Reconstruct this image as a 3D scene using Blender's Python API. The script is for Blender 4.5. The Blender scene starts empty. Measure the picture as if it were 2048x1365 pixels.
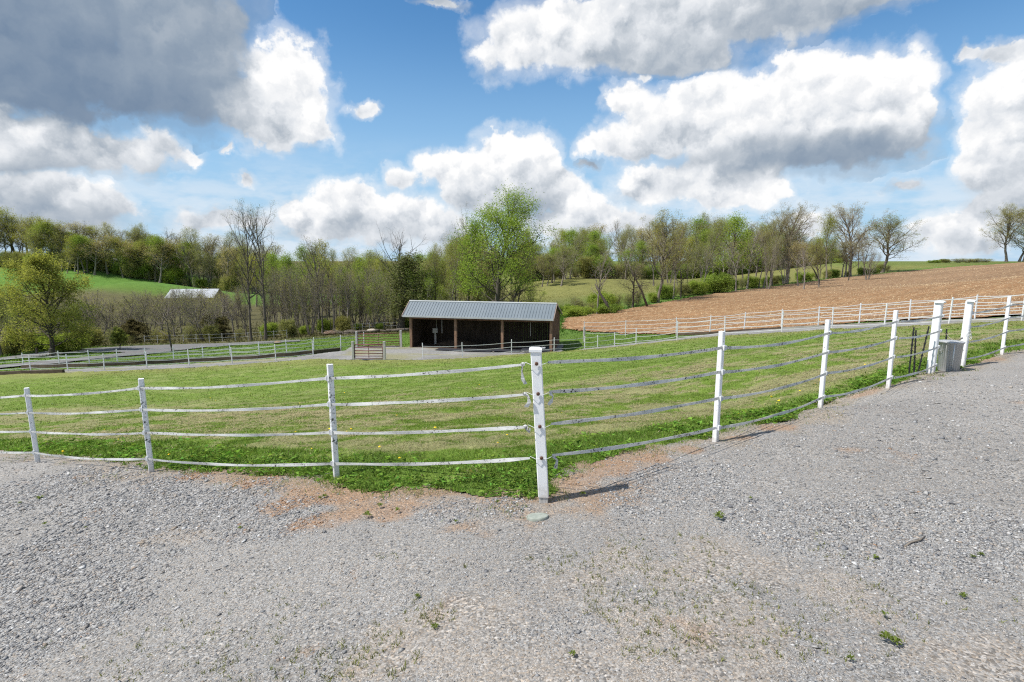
import bpy, math, random
import numpy as np
from mathutils import Vector, Matrix
R = math.radians
random.seed(7); rng = np.random.default_rng(11)
sc = bpy.context.scene
COL = sc.collection
# ------------------------------------------------------------------ camera
F, PITCH, HC = 1100.0, R(8.3), 2.15
CP, SP = math.cos(PITCH), math.sin(PITCH)
cam = bpy.data.objects.new('camera', bpy.data.cameras.new('camera'))
COL.objects.link(cam)
cam.location = (0, 0, HC); cam.rotation_euler = (R(90) - PITCH, 0, 0)
cam.data.sensor_width = 36; cam.data.lens = 36 * F / 2048
cam.data.clip_start = 0.05; cam.data.clip_end = 20000
sc.camera = cam

def raydir(u, v):
    a = (u - 1024) / F; b = -(v - 682.5) / F
    return np.array([a, CP + b * SP, -SP + b * CP])
def P(u, v, Y):
    d = raydir(u, v); d = d / d[1]
    return np.array([d[0] * Y, Y, HC + d[2] * Y])
# ------------------------------------------------------------------ terrain: thin plate spline through surveyed points
CT = []
def c(u, v, Y): CT.append(P(u, v, Y))
for t in [(77,928,8.8),(304,946,7.1),(674,961,5.9),(1086,1005,4.7),(1430,888,6.4),(1640,820,8.1),(1776,778,9.3),(1860,750,10.7),
          (1921,738,11.4),(2003,712,12.5),
          (62,745,39),(294,738,39),(465,729,39),(627,716,39.2),(846,719,38),(925,718,38),(1023,711,38.2),(1108,706,38.4),(1272,691,38),
          (1449,672,35),(1563,667,32),(1768,658,27.5),(1897,651,25),(2043,647,22.5),
          (1104,705,41),(813,697,43.7),(487,683,75),(335,704,62),(75,716,58),(235,700,61),(650,672,75),(0,735,48),(-60,720,60),
          (500,660,110),(400,600,200),(600,585,300),(750,590,300),(900,575,300),(430,595,212),(150,588,222),(140,528,290),(280,550,282),(430,582,275),(60,524,300),(200,505,380),
          (600,640,140),(700,600,220),(900,655,80),(900,620,130),(850,590,200),
          (1125,660,50),(1290,668,44),(1130,637,62),(1300,610,80),(1500,578,105),(1700,553,135),(1830,541,150),(1950,530,160),(2048,524,166),
          (1700,600,60),(2048,600,38),(2048,560,80),(1500,640,48),(1100,600,100),(1100,565,170),(1150,553,210),(1300,560,200),(1500,546,200),
          (1700,536,215),(1850,528,215)]: c(*t)
for t in [(0,0,.25),(0,2.5,.12),(-3,3,-.38),(3,3,.1),(8,4,.08),(15,5,.1),(18,11,.05),(-10,3,-1.15),(-16,6,-2.1),(20,18,-.15),(5,9,-.5),(-4,15,-2.0),(4,20,-1.85),
          (-14,25,-4.2),(-25,20,-4.3),(30,25,-.2),(0,-10,.4),(-12,-10,-.8),(14,-10,.5),(40,35,0.2),(60,60,.8),(100,100,1.8),(-60,25,-8),(-80,60,-9.5),
          (-120,130,-11),(-150,220,-6),(-220,300,4),(-120,410,-9),(0,420,-9),(120,300,1.2),(200,250,1.0),(150,400,-1),(300,420,-2),(-300,450,5),
          (110,180,1.75),(140,240,1.1),(-300,100,-8),(-200,-100,-6),(200,-100,3),(0,-150,0),(300,100,2),(350,250,0)]: CT.append(np.array(t, float))
CT = np.array(CT)
def _phi(r2): return 0.5 * r2 * np.log(r2 + 1e-9)
_n = len(CT); _X = CT[:, :2] / 100
_K = _phi(((_X[:, None] - _X[None]) ** 2).sum(-1)) + np.eye(_n) * 2e-6
_Q = np.c_[np.ones(_n), _X]
_A = np.block([[_K, _Q], [_Q.T, np.zeros((3, 3))]])
_W = np.linalg.solve(_A, np.r_[CT[:, 2], np.zeros(3)])
def terr(x, y):
    x = np.asarray(x, float); y = np.asarray(y, float); sh = x.shape
    q = np.c_[x.ravel(), y.ravel()]
    rr = np.hypot(q[:, 0], q[:, 1]); k = np.minimum(1, 430 / np.maximum(rr, 1e-6))
    p = q * k[:, None] / 100
    out = np.empty(len(p))
    for i in range(0, len(p), 20000):
        s = p[i:i + 20000]
        out[i:i + 20000] = _phi(((s[:, None] - _X[None]) ** 2).sum(-1)) @ _W[:_n] + _W[_n] + s @ _W[_n + 1:]
    out = out * np.clip(1 - (rr - 430) / 1500, 0, 1)
    return out.reshape(sh)
def T(x, y): return float(terr(np.array([x]), np.array([y]))[0])
_Ys = np.geomspace(1.5, 500, 1600)
def G(u, v):
    d = raydir(u, v); d = d / d[1]
    x = d[0] * _Ys; z = HC + d[2] * _Ys
    h = terr(x, _Ys); k = np.argmax(h >= z)
    if h[k] < z[k]: k = len(_Ys) - 1
    return np.array([x[k], _Ys[k], h[k]])
def at(u, Y, v=690):
    p = P(u, v, Y); return np.array([p[0], Y, T(p[0], Y)])
# ------------------------------------------------------------------ numpy noise
def _hash(ix, iy, s):
    h = (ix.astype(np.int64) * 374761393 + iy.astype(np.int64) * 668265263 + s * 1442695041) & 0x7fffffff
    h = ((h ^ (h >> 13)) * 1274126177) & 0x7fffffff
    return ((h ^ (h >> 16)) & 0xffff) / 65535.0
def vnoise(x, y, s=0):
    ix = np.floor(x); iy = np.floor(y); fx = x - ix; fy = y - iy
    fx = fx * fx * (3 - 2 * fx); fy = fy * fy * (3 - 2 * fy)
    a = _hash(ix, iy, s); b = _hash(ix + 1, iy, s); cc = _hash(ix, iy + 1, s); d = _hash(ix + 1, iy + 1, s)
    return (a * (1 - fx) + b * fx) * (1 - fy) + (cc * (1 - fx) + d * fx) * fy
def fbm(x, y, s=0, o=4):
    t = 0; a = .5; n = 0
    for i in range(o):
        t = t + a * vnoise(x, y, s + i * 17); n += a; x = x * 2.03 + 5.1; y = y * 2.03 + 9.7; a *= .5
    return t / n
def sstep(a, b, x):
    t = np.clip((x - a) / (b - a), 0, 1); return t * t * (3 - 2 * t)
def mixc(a, b, t): return a * (1 - t[:, None]) + np.asarray(b, float)[None] * t[:, None]
def inpoly(poly, x, y):
    r = np.zeros(x.shape, bool); n = len(poly); j = n - 1
    for i in range(n):
        xi, yi = poly[i]; xj, yj = poly[j]
        if yi != yj:
            cnd = ((yi > y) != (yj > y)) & (x < (xj - xi) * (y - yi) / (yj - yi) + xi); r ^= cnd
        j = i
    return r
def segdist(poly, x, y):
    d = np.full(x.shape, 1e9)
    for (ax, ay), (bx, by) in zip(poly[:-1], poly[1:]):
        dx, dy = bx - ax, by - ay; L = dx * dx + dy * dy + 1e-12
        t = np.clip(((x - ax) * dx + (y - ay) * dy) / L, 0, 1)
        d = np.minimum(d, np.hypot(x - ax - t * dx, y - ay - t * dy))
    return d
# ------------------------------------------------------------------ mesh helpers
def np_mesh(name, V, Fc, colors=None, smooth=False):
    V = np.asarray(V, np.float32); Fc = np.asarray(Fc, np.int32)
    me = bpy.data.meshes.new(name); k = Fc.shape[1]
    me.vertices.add(len(V)); me.vertices.foreach_set('co', V.ravel())
    me.loops.add(Fc.size); me.loops.foreach_set('vertex_index', Fc.ravel())
    me.polygons.add(len(Fc)); me.polygons.foreach_set('loop_start', np.arange(0, Fc.size, k, dtype=np.int32))
    if smooth: me.polygons.foreach_set('use_smooth', np.ones(len(Fc), bool))
    if colors is not None:
        a = me.color_attributes.new('Col', 'FLOAT_COLOR', 'POINT')
        cc = np.ones((len(V), 4), np.float32); cc[:, :3] = colors
        a.data.foreach_set('color', cc.ravel())
    me.update(calc_edges=True); return me
def link(name, me, m, parent=None, loc=None):
    o = bpy.data.objects.new(name, me); COL.objects.link(o)
    if m is not None: me.materials.append(m)
    if parent is not None: o.parent = parent
    if loc is not None: o.location = loc
    return o
def tag(o, label=None, cat=None, group=None, kind=None):
    if label: o['label'] = label
    if cat: o['category'] = cat
    if group: o['group'] = group
    if kind: o['kind'] = kind
    return o
def empty(name, loc, label, cat, group=None, rz=0):
    o = bpy.data.objects.new(name, None); COL.objects.link(o); o.location = loc; o.rotation_euler = (0, 0, rz)
    o.empty_display_size = .2
    return tag(o, label, cat, group)
class MB:
    def __init__(s): s.v = []; s.f = []
    def box(s, lo, hi, M=None, taper=1.0):
        x0, y0, z0 = lo; x1, y1, z1 = hi; b = len(s.v); cx, cy = (x0 + x1) / 2, (y0 + y1) / 2
        for z, k in ((z0, 1), (z1, taper)):
            for x, y in ((x0, y0), (x1, y0), (x1, y1), (x0, y1)):
                p = Vector((cx + (x - cx) * k, cy + (y - cy) * k, z)); s.v.append(M @ p if M else p)
        s.f += [tuple(b + i for i in q) for q in ((3,2,1,0),(4,5,6,7),(0,1,5,4),(1,2,6,5),(2,3,7,6),(3,0,4,7))]
        return s
    def post(s, w, z0, z1, bev=.006, M=None, lean=(0, 0)):      # square post with chamfered arrises
        h = w / 2; q = h - bev; prof = [(-q,-h),(q,-h),(h,-q),(h,q),(q,h),(-q,h),(-h,q),(-h,-q)]
        n = max(2, int((z1 - z0) / .12)); b = len(s.v)
        for i in range(n + 1):
            z = z0 + (z1 - z0) * i / n
            for x, y in prof:
                p = Vector((x + lean[0] * (z - z0), y + lean[1] * (z - z0), z)); s.v.append(M @ p if M else p)
        for i in range(n):
            for k in range(8):
                a = b + i * 8 + k; d = b + i * 8 + (k + 1) % 8; s.f.append((a, d, d + 8, a + 8))
        t = b + n * 8; s.f.append(tuple(t + k for k in range(8))); s.f.append(tuple(b + 7 - k for k in range(8)))
        return s
    def tube(s, pts, r, k=6, caps=True):
        pts = [Vector(p) for p in pts]; b = len(s.v); n = len(pts)
        rs = r if isinstance(r, (list, tuple)) else [r] * n
        for i, p in enumerate(pts):
            t = (pts[min(i + 1, n - 1)] - pts[max(i - 1, 0)]).normalized()
            a = t.cross(Vector((0, 0, 1)))
            if a.length < 1e-3: a = t.cross(Vector((0, 1, 0)))
            a.normalize(); c2 = t.cross(a)
            for j in range(k):
                th = 2 * math.pi * j / k; s.v.append(p + (a * math.cos(th) + c2 * math.sin(th)) * rs[i])
        for i in range(n - 1):
            for j in range(k):
                q = b + i * k; s.f.append((q + j, q + j + k, q + (j + 1) % k + k, q + (j + 1) % k))
        if caps:
            s.f.append(tuple(b + j for j in range(k))); e = b + (n - 1) * k; s.f.append(tuple(e + k - 1 - j for j in range(k)))
        return s
    def lathe(s, prof, k=32, M=None, cap=True):
        b = len(s.v); n = len(prof)
        for r, z in prof:
            for j in range(k):
                th = 2 * math.pi * j / k; p = Vector((r * math.cos(th), r * math.sin(th), z)); s.v.append(M @ p if M else p)
        for i in range(n - 1):
            for j in range(k):
                q = b + i * k; s.f.append((q + j, q + (j + 1) % k, q + (j + 1) % k + k, q + j + k))
        if cap:
            s.f.append(tuple(b + k - 1 - j for j in range(k))); e = b + (n - 1) * k; s.f.append(tuple(e + j for j in range(k)))
        return s
    def ribbon(s, pts, w, th=.0025, twist=None, widths=None):
        pts = [Vector(p) for p in pts]; n = len(pts); b = len(s.v)
        for i, p in enumerate(pts):
            t = (pts[min(i + 1, n - 1)] - pts[max(i - 1, 0)]).normalized()
            sd = t.cross(Vector((0, 0, 1))); sd = sd.normalized() if sd.length > 1e-3 else Vector((1, 0, 0)); up = sd.cross(t)
            a = twist[i] if twist is not None else 0
            u2 = up * math.cos(a) + sd * math.sin(a); n2 = sd * math.cos(a) - up * math.sin(a)
            ww = widths[i] if widths is not None else w
            for su, sn in ((-1,-1),(1,-1),(1,1),(-1,1)): s.v.append(p + u2 * su * ww / 2 + n2 * sn * th / 2)
        for i in range(n - 1):
            for j in range(4):
                q = b + i * 4; s.f.append((q + j, q + (j + 1) % 4, q + (j + 1) % 4 + 4, q + j + 4))
        s.f.append((b + 3, b + 2, b + 1, b)); e = b + 4 * (n - 1); s.f.append((e, e + 1, e + 2, e + 3))
        return s
    def build(s, name, m, parent=None, smooth=False, loc=None):
        me = bpy.data.meshes.new(name); me.from_pydata([tuple(p) for p in s.v], [], s.f); me.update()
        if smooth:
            me.polygons.foreach_set('use_smooth', [True] * len(me.polygons))
        return link(name, me, m, parent, loc)
# ------------------------------------------------------------------ materials
class NT:
    def __init__(s, tree): s.t = tree; s.n = tree.nodes; s.l = tree.links
    def __call__(s, typ, ins=None, **kw):
        nd = s.n.new(typ)
        for k, v in kw.items(): setattr(nd, k, v)
        for k, v in (ins or {}).items():
            sk = nd.inputs[k]
            if hasattr(v, 'is_output') or isinstance(v, bpy.types.NodeSocket): s.l.new(v, sk)
            else: sk.default_value = v
        return nd
    def math(s, op, a, b=0.0, c3=None, clamp=False):
        d = {0: a, 1: b}
        if c3 is not None: d[2] = c3
        return s('ShaderNodeMath', d, operation=op, use_clamp=clamp).outputs[0]
    def vec(s, op, a, b=None, out=0):
        d = {0: a}
        if b is not None: d[1] = b
        return s('ShaderNodeVectorMath', d, operation=op).outputs[out]
    def noise(s, vec, scale, detail=3, rough=.5, out=0, **kw):
        return s('ShaderNodeTexNoise', {'Vector': vec, 'Scale': scale, 'Detail': detail, 'Roughness': rough}, **kw).outputs[out]
    def vor(s, vec, scale, out='Distance', **kw):
        return s('ShaderNodeTexVoronoi', {'Vector': vec, 'Scale': scale}, **kw).outputs[out]
    def ramp(s, fac, stops, interp='LINEAR'):
        nd = s('ShaderNodeValToRGB', {0: fac}); cr = nd.color_ramp; cr.interpolation = interp
        while len(cr.elements) < len(stops): cr.elements.new(.5)
        for e, (p, col) in zip(cr.elements, stops):
            e.position = p; e.color = (col if isinstance(col, tuple) else (col,) * 3) + (1,)
        return nd.outputs[0]
    def mix(s, fac, a, b, mode='MIX'):
        nd = s('ShaderNodeMix', data_type='RGBA', blend_type=mode)
        for k, v in ((0, fac), (6, a), (7, b)):
            if isinstance(v, bpy.types.NodeSocket): s.l.new(v, nd.inputs[k])
            else: nd.inputs[k].default_value = v if k == 0 else tuple(v) + (1,)
        return nd.outputs[2]
    def mr(s, v, a, b, c2=0., d=1., kind='SMOOTHSTEP'):
        return s('ShaderNodeMapRange', {0: v, 1: a, 2: b, 3: c2, 4: d}, interpolation_type=kind).outputs[0]
def mat(name, fn, rough=.8, spec=.3, metal=0.):
    m = bpy.data.materials.new(name); m.use_nodes = True; nt = NT(m.node_tree)
    bs = nt.n['Principled BSDF']; bs.inputs['Roughness'].default_value = rough
    bs.inputs['Specular IOR Level'].default_value = spec; bs.inputs['Metallic'].default_value = metal
    co = nt('ShaderNodeTexCoord').outputs['Object']
    col = fn(nt, co, bs)
    if col is not None:
        if isinstance(col, tuple): bs.inputs['Base Color'].default_value = col + (1,)
        else: nt.l.new(col, bs.inputs['Base Color'])
    return m
def bump(nt, bs, h, strength=.5, dist=.02):
    nt.l.new(nt('ShaderNodeBump', {'Height': h, 'Strength': strength, 'Distance': dist}).outputs[0], bs.inputs['Normal'])
def attr(nt): return nt('ShaderNodeAttribute', attribute_name='Col').outputs['Color']

def m_gravel(nt, co, bs):
    a = attr(nt)
    w = nt.vec('ADD', co, nt.vec('SCALE', nt.noise(co, 30, 2, out=1), None) ) if False else co
    v1 = nt('ShaderNodeTexVoronoi', {'Vector': w, 'Scale': 82., 'Randomness': 1.})
    v2 = nt('ShaderNodeTexVoronoi', {'Vector': w, 'Scale': 190., 'Randomness': 1.})
    r1 = nt('ShaderNodeSeparateColor', {0: v1.outputs['Color']}).outputs[0]
    r2 = nt('ShaderNodeSeparateColor', {0: v2.outputs['Color']}).outputs[1]
    k1 = nt.ramp(r1, [(0, .45), (.25, .7), (.5, .98), (.75, 1.2), (.93, 1.45), (1, 1.9)])
    k2 = nt.ramp(r2, [(0, .4), (.3, .75), (.7, 1.1), (1, 1.9)])
    tint = nt.ramp(nt('ShaderNodeSeparateColor', {0: v1.outputs['Color']}).outputs[2], [(0, (.93, .98, 1.04)), (.5, (1, 1, 1)), (.8, (1.02, .99, .95)), (1, (1.1, 1., .89))])
    big = nt.mr(nt.noise(co, 2.2, 4, .6), .35, .65)
    k = nt.mix(big, k2, k1)
    col = nt.mix(1., nt.mix(1., a, k, 'MULTIPLY'), tint, 'MULTIPLY')
    h = nt.math('ADD', nt.math('MULTIPLY', v1.outputs['Distance'], -1.), nt.math('MULTIPLY', v2.outputs['Distance'], -.6))
    bump(nt, bs, h, .38, .008)
    return col
def m_lawn(nt, co, bs):
    a = attr(nt)
    n = nt.noise(co, 22, 4, .75); n2 = nt.noise(nt.vec('MULTIPLY', co, (1, 1, .3)), 140, 2, .7)
    col = nt.mix(1., a, nt.ramp(n, [(.25, .55), (.5, 1.), (.75, 1.4)]), 'MULTIPLY')
    col = nt.mix(1., col, nt.ramp(n2, [(.3, .5), (.5, 1.), (.7, 1.5)]), 'MULTIPLY')
    bump(nt, bs, nt.math('ADD', n2, n), .7, .05)
    return col
def m_ground(nt, co, bs):
    a = attr(nt); n = nt.noise(co, .35, 6, .7); n2 = nt.noise(co, 4., 4, .75)
    col = nt.mix(1., a, nt.ramp(n, [(.3, (.78, .8, .7)), (.5, (1, 1, 1)), (.7, (1.2, 1.16, 1.2))]), 'MULTIPLY')
    col = nt.mix(1., col, nt.ramp(n2, [(.28, .55), (.5, 1.), (.72, 1.45)]), 'MULTIPLY')
    bump(nt, bs, n2, .8, .25)
    return col
def m_field(nt, co, bs):
    a = attr(nt)
    st = nt.vec('MULTIPLY', co, (1., 1., .2))
    n = nt.noise(st, 3.2, 5, .8); n3 = nt.noise(nt.vec('MULTIPLY', co, (.4, 2., 1.)), .5, 3, .6)
    v = nt.vor(st, 3.5, 'Color'); f = nt('ShaderNodeSeparateColor', {0: v}).outputs[0]
    col = nt.mix(1., a, nt.ramp(n, [(.3, .62), (.5, 1.), (.7, 1.32)]), 'MULTIPLY')
    col = nt.mix(nt.math('MULTIPLY', nt.mr(f, .72, .9), .4), col, (.45, .33, .2))
    col = nt.mix(1., col, nt.ramp(n3, [(.3, .85), (.7, 1.15)]), 'MULTIPLY')
    bump(nt, bs, n, .7, .2)
    return col
def m_white(speck, base=(.80, .81, .82), sc_=60.):
    def f(nt, co, bs):
        g = nt.noise(co, 3., 4, .6); s = nt.noise(co, sc_, 3, .7); pt = nt.noise(co, 5., 3, .6)
        col = nt.mix(nt.mr(g, .45, .8, 0, .35), base, (base[0] * .72, base[1] * .73, base[2] * .68))
        thr = nt.math('ADD', s, nt.math('MULTIPLY', nt.mr(pt, .35, .7), speck))
        col = nt.mix(nt.mr(thr, .66, .76), col, (.10, .11, .10))
        zz = nt.math('ADD', nt('ShaderNodeSeparateXYZ', {0: co}).outputs[2], nt.math('MULTIPLY', nt.math('SUBTRACT', nt.noise(co, 14., 4, .7), .5), -.5))
        return nt.mix(nt.mr(zz, .26, -.05, 0, .6), col, (.36, .29, .22))
    return f
def m_tape(nt, co, bs):
    s = nt.noise(co, 42., 3, .75); g = nt.noise(co, 3., 4, .7); th = nt.noise(nt.vec('MULTIPLY', co, (3, 3, 400)), 1., 1, .5)
    col = nt.mix(nt.mr(g, .35, .7), (.84, .84, .83), (.66, .66, .65))
    col = nt.mix(nt.mr(th, .45, .65, 0, .25), col, (.4, .41, .42))
    return nt.mix(nt.mr(nt.math('ADD', s, nt.math('MULTIPLY', nt.mr(g, .4, .6), .12)), .66, .73), col, (.05, .055, .055))
def m_wood(c1, c2, sx=(14, 14, 1.5)):
    def f(nt, co, bs):
        n = nt.noise(nt.vec('MULTIPLY', co, sx), 1.6, 5, .7); b = nt.noise(co, 1.1, 3, .6)
        col = nt.mix(nt.mr(n, .3, .7), c1, c2); bump(nt, bs, n, .4, .01)
        return nt.mix(1., col, nt.ramp(b, [(.3, .7), (.7, 1.25)]), 'MULTIPLY')
    return f
def m_flat(c1, c2, scale=8., bmp=0.):
    def f(nt, co, bs):
        n = nt.noise(co, scale, 5, .7)
        if bmp: bump(nt, bs, n, .5, bmp)
        return nt.mix(nt.mr(n, .3, .7), c1, c2)
    return f
def m_bark(c1, c2):
    def f(nt, co, bs):
        n = nt.noise(nt.vec('MULTIPLY', co, (1, 1, .25)), 5., 4, .7)
        rd = nt('ShaderNodeObjectInfo').outputs['Random']
        col = nt.mix(nt.mr(n, .3, .7), c1, c2)
        return nt.mix(1., col, nt.ramp(rd, [(0, .75), (1, 1.2)]), 'MULTIPLY')
    return f
def leafmat(name, c1, c2, tr=.45):
    m = bpy.data.materials.new(name); m.use_nodes = True; nt = NT(m.node_tree); nt.n.clear()
    co = nt('ShaderNodeTexCoord').outputs['Object']; rd = nt('ShaderNodeObjectInfo').outputs['Random']
    n = nt.noise(co, .9, 3, .6); n2 = nt.noise(co, 9., 2, .6)
    f = nt.math('ADD', nt.math('MULTIPLY', n, .7), nt.math('MULTIPLY', n2, .5))
    col = nt.mix(nt.mr(f, .4, .8), c1, c2)
    col = nt.mix(1., col, nt.ramp(rd, [(0, (.82, .86, .8)), (.5, (1, 1, 1)), (1, (1.16, 1.08, .95))]), 'MULTIPLY')
    d = nt('ShaderNodeBsdfDiffuse', {'Color': col}); t = nt('ShaderNodeBsdfTranslucent', {'Color': nt.mix(1., col, (1.2, 1.25, .7), 'MULTIPLY')})
    ms = nt('ShaderNodeMixShader', {0: tr, 1: d.outputs[0], 2: t.outputs[0]})
    nt.l.new(ms.outputs[0], nt('ShaderNodeOutputMaterial').inputs[0]); return m
def tapemat():
    m = bpy.data.materials.new('tape'); m.use_nodes = True; nt = NT(m.node_tree); nt.n.clear()
    col = m_tape(nt, nt('ShaderNodeTexCoord').outputs['Object'], None)
    a = nt('ShaderNodeBsdfDiffuse', {'Color': col}); t = nt('ShaderNodeBsdfTranslucent', {'Color': col})
    nt.l.new(nt('ShaderNodeMixShader', {0: .44, 1: a.outputs[0], 2: t.outputs[0]}).outputs[0], nt('ShaderNodeOutputMaterial').inputs[0]); return m
def colmat(name, tr=.0, rough=.7):
    m = bpy.data.materials.new(name); m.use_nodes = True; nt = NT(m.node_tree); nt.n.clear(); a = attr(nt)
    d = nt('ShaderNodeBsdfDiffuse', {'Color': a}); sh = d.outputs[0]
    if tr:
        t = nt('ShaderNodeBsdfTranslucent', {'Color': nt.mix(1., a, (1.15, 1.2, .7), 'MULTIPLY')})
        sh = nt('ShaderNodeMixShader', {0: tr, 1: sh, 2: t.outputs[0]}).outputs[0]
    nt.l.new(sh, nt('ShaderNodeOutputMaterial').inputs[0]); return m
M = {}
M['gravel'] = mat('gravel', m_gravel, .9, .2)
M['lawn'] = mat('lawn', m_lawn, .95, .1)
M['ground'] = mat('ground', m_ground, .95, .1)
M['field'] = mat('field', m_field, .95, .1)
M['asphalt'] = mat('asphalt', m_flat((.12, .118, .116), (.165, .16, .155), 3.), .85)
M['track'] = mat('track', lambda nt, co, bs: nt.mix(1., attr(nt), nt.ramp(nt.noise(co, 9., 5, .85), [(.3, .5), (.5, 1.), (.7, 1.5)]), 'MULTIPLY'), .9, .2)
M['vinyl'] = mat('vinyl', m_white(-.2, (.82, .83, .84)), .4, .5)
M['white_post'] = mat('white_post', m_white(.08, sc_=38.), .5, .4)
M['mildew_post'] = mat('mildew_post', m_white(.20, sc_=38.), .55, .3)
M['far_post'] = mat('far_post', m_white(.06, (.72, .73, .74), 20.), .5, .3)
M['tape'] = tapemat()
M['far_tape'] = mat('far_tape', m_flat((.48, .50, .51), (.60, .61, .62), 2.), .6)
M['bolt'] = mat('bolt', m_flat((.06, .03, .02), (.14, .06, .03), 90.), .6, .4)
M['clip'] = mat('clip', m_flat((.55, .57, .58), (.75, .76, .77), 60.), .4)
M['timber'] = mat('timber', m_wood((.05, .035, .025), (.12, .09, .065), (1.5, 1.5, 14)), .9)
M['greyboard'] = mat('greyboard', m_wood((.2, .19, .17), (.34, .32, .29), (1.5, 1.5, 14)), .9)
M['oldpost'] = mat('oldpost', m_wood((.36, .35, .33), (.58, .56, .53)), .9)
M['redsteel'] = mat('redsteel', m_flat((.10, .028, .02), (.15, .045, .034), 6.), .45, .5)
M['galv'] = mat('galv', lambda nt, co, bs: nt.mix(nt.mr(nt.noise(nt.vec('MULTIPLY', co, (45, 45, .6)), 1., 2, .5), .3, .7), (.34, .345, .345), (.46, .465, .46)), .42, .5, .25)
M['seam'] = mat('seam', m_flat((.62, .62, .6), (.7, .7, .68)), .4, .5, .4)
M['black'] = mat('black', m_flat((.012, .012, .013), (.03, .03, .032), 30.), .5)
M['roofmetal'] = mat('roofmetal', m_flat((.12, .15, .175), (.145, .175, .20), .8), .42, .5, 0.)
M['rooftrim'] = mat('rooftrim', m_flat((.34, .36, .37), (.42, .44, .45), 2.), .5, .5)
M['raketrim'] = mat('raketrim', m_flat((.27, .2, .17), (.36, .28, .25), 3.), .7)
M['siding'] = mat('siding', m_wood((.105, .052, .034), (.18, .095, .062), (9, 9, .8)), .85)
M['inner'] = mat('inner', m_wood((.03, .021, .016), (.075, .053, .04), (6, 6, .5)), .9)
M['shedpost'] = mat('shedpost', m_wood((.16, .09, .055), (.28, .18, .12)), .85)
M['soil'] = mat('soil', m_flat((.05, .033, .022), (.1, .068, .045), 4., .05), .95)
M['mat'] = mat('rubber', m_flat((.018, .02, .026), (.035, .038, .048), 6.), .8)
M['paleplastic'] = mat('paleplastic', m_flat((.26, .25, .23), (.38, .365, .34), 9.), .5)
M['lid'] = mat('lid', m_flat((.22, .245, .21), (.31, .33, .29), 14.), .7)
M['whiteroof'] = mat('whiteroof', m_flat((.30, .32, .34), (.40, .42, .45), .6), .5, .4)
M['barnwall'] = mat('barnwall', m_wood((.1, .06, .05), (.18, .11, .09), (3, 3, .4)), .9)
M['stonewall'] = mat('stone', m_flat((.25, .22, .18), (.45, .40, .33), 3., .05), .9)
M['logend'] = mat('log', m_flat((.14, .09, .06), (.3, .2, .13), 6.), .9)
M['yellow'] = mat('dandelion', m_flat((.75, .5, .01), (.85, .62, .02), 200.), .7)
M['rust'] = mat('rustchain', m_flat((.16, .13, .11), (.3, .26, .23), 60.), .6, .4)
M['bark'] = mat('bark', m_bark((.13, .11, .09), (.24, .21, .175)), .95, .1)
M['barkdark'] = mat('bark_dark', m_bark((.075, .064, .054), (.15, .13, .108)), .95, .1)
M['barkpale'] = mat('bark_pale', m_bark((.15, .13, .11), (.27, .24, .21)), .95, .1)
M['lf_green'] = leafmat('leaf_green', (.18, .255, .045), (.30, .38, .09))
M['lf_bright'] = leafmat('leaf_bright', (.21, .295, .05), (.33, .43, .09))
M['lf_yellow'] = leafmat('leaf_yellow', (.25, .265, .065), (.37, .385, .125))
M['lf_olive'] = leafmat('leaf_olive', (.22, .225, .085), (.36, .355, .15))
M['lf_tan'] = leafmat('leaf_tan', (.28, .245, .13), (.42, .37, .21))
M['lf_dark'] = leafmat('leaf_dark', (.085, .105, .04), (.17, .185, .075), .25)
M['lf_cedar'] = leafmat('leaf_cedar', (.07, .065, .03), (.14, .12, .055), .2)
M['blade'] = colmat('blade', .35)
M['stone'] = colmat('pebble')
M['straw'] = colmat('straw', .1)
# ------------------------------------------------------------------ region outlines (surveyed on the terrain)
def poly(px): return [tuple(G(u, v)[:2]) for u, v in px]
EDGE = [(-300,897),(-120,902),(0,906),(150,916),(300,940),(420,947),(520,955),(600,960),(680,978),(760,990),(850,978),(980,996),(1090,1004),(1125,965),(1170,935),
        (1230,915),(1300,897),(1400,888),(1440,872),(1520,855),(1590,842),(1640,815),(1700,790),(1790,772),(1850,748),(1925,738),(1990,716),(2060,702),(2300,668)]
FAR = [(-120,757),(0,752),(130,748),(290,742),(470,732),(630,721),(700,722),(780,722),(846,722),(925,719),(1023,712),(1108,706),(1170,702),(1229,696),(1272,692),
       (1354,683),(1449,674),(1563,668),(1664,661),(1768,658),(1897,652),(2043,647)]
EDGEW = poly(EDGE); FARW = poly(FAR)
FARX = FARW + [(34, 19), (45, 14)]
LAWN = EDGEW + [(45, 14)] + FARX[::-1][1:] + [(-48, 36), (-30, 12)]
BACK = [(-120,752),(0,746),(130,741),(290,733),(470,724),(590,716),(690,703),(700,697),(716,695),(800,693),(812,697)]
BACKR = [(1122,706),(1170,699),(1272,688),(1354,679),(1419,671),(1488,664),(1560,660),(1636,657),(1718,649),(1818,645),(1949,641),(2043,636)]
SHED_R = P(1104, 705, 41.0); SANG = R(-14); SLEN = 11.6
ux, uy = math.cos(SANG), math.sin(SANG)
SHED_O = np.array([SHED_R[0] - ux * SLEN, SHED_R[1] - uy * SLEN, -4.76])
def shedw(x, y): return (SHED_O[0] + ux * x - uy * y, SHED_O[1] + uy * x + ux * y)
BACKW = poly(BACK); BACKRW = poly(BACKR)
TRACK = FARW + [(34, 19), (35.5, 20.5)] + BACKRW[::-1] + [shedw(SLEN + .3, 3.4), shedw(-.3, 3.4)] + BACKW[::-1]
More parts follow.
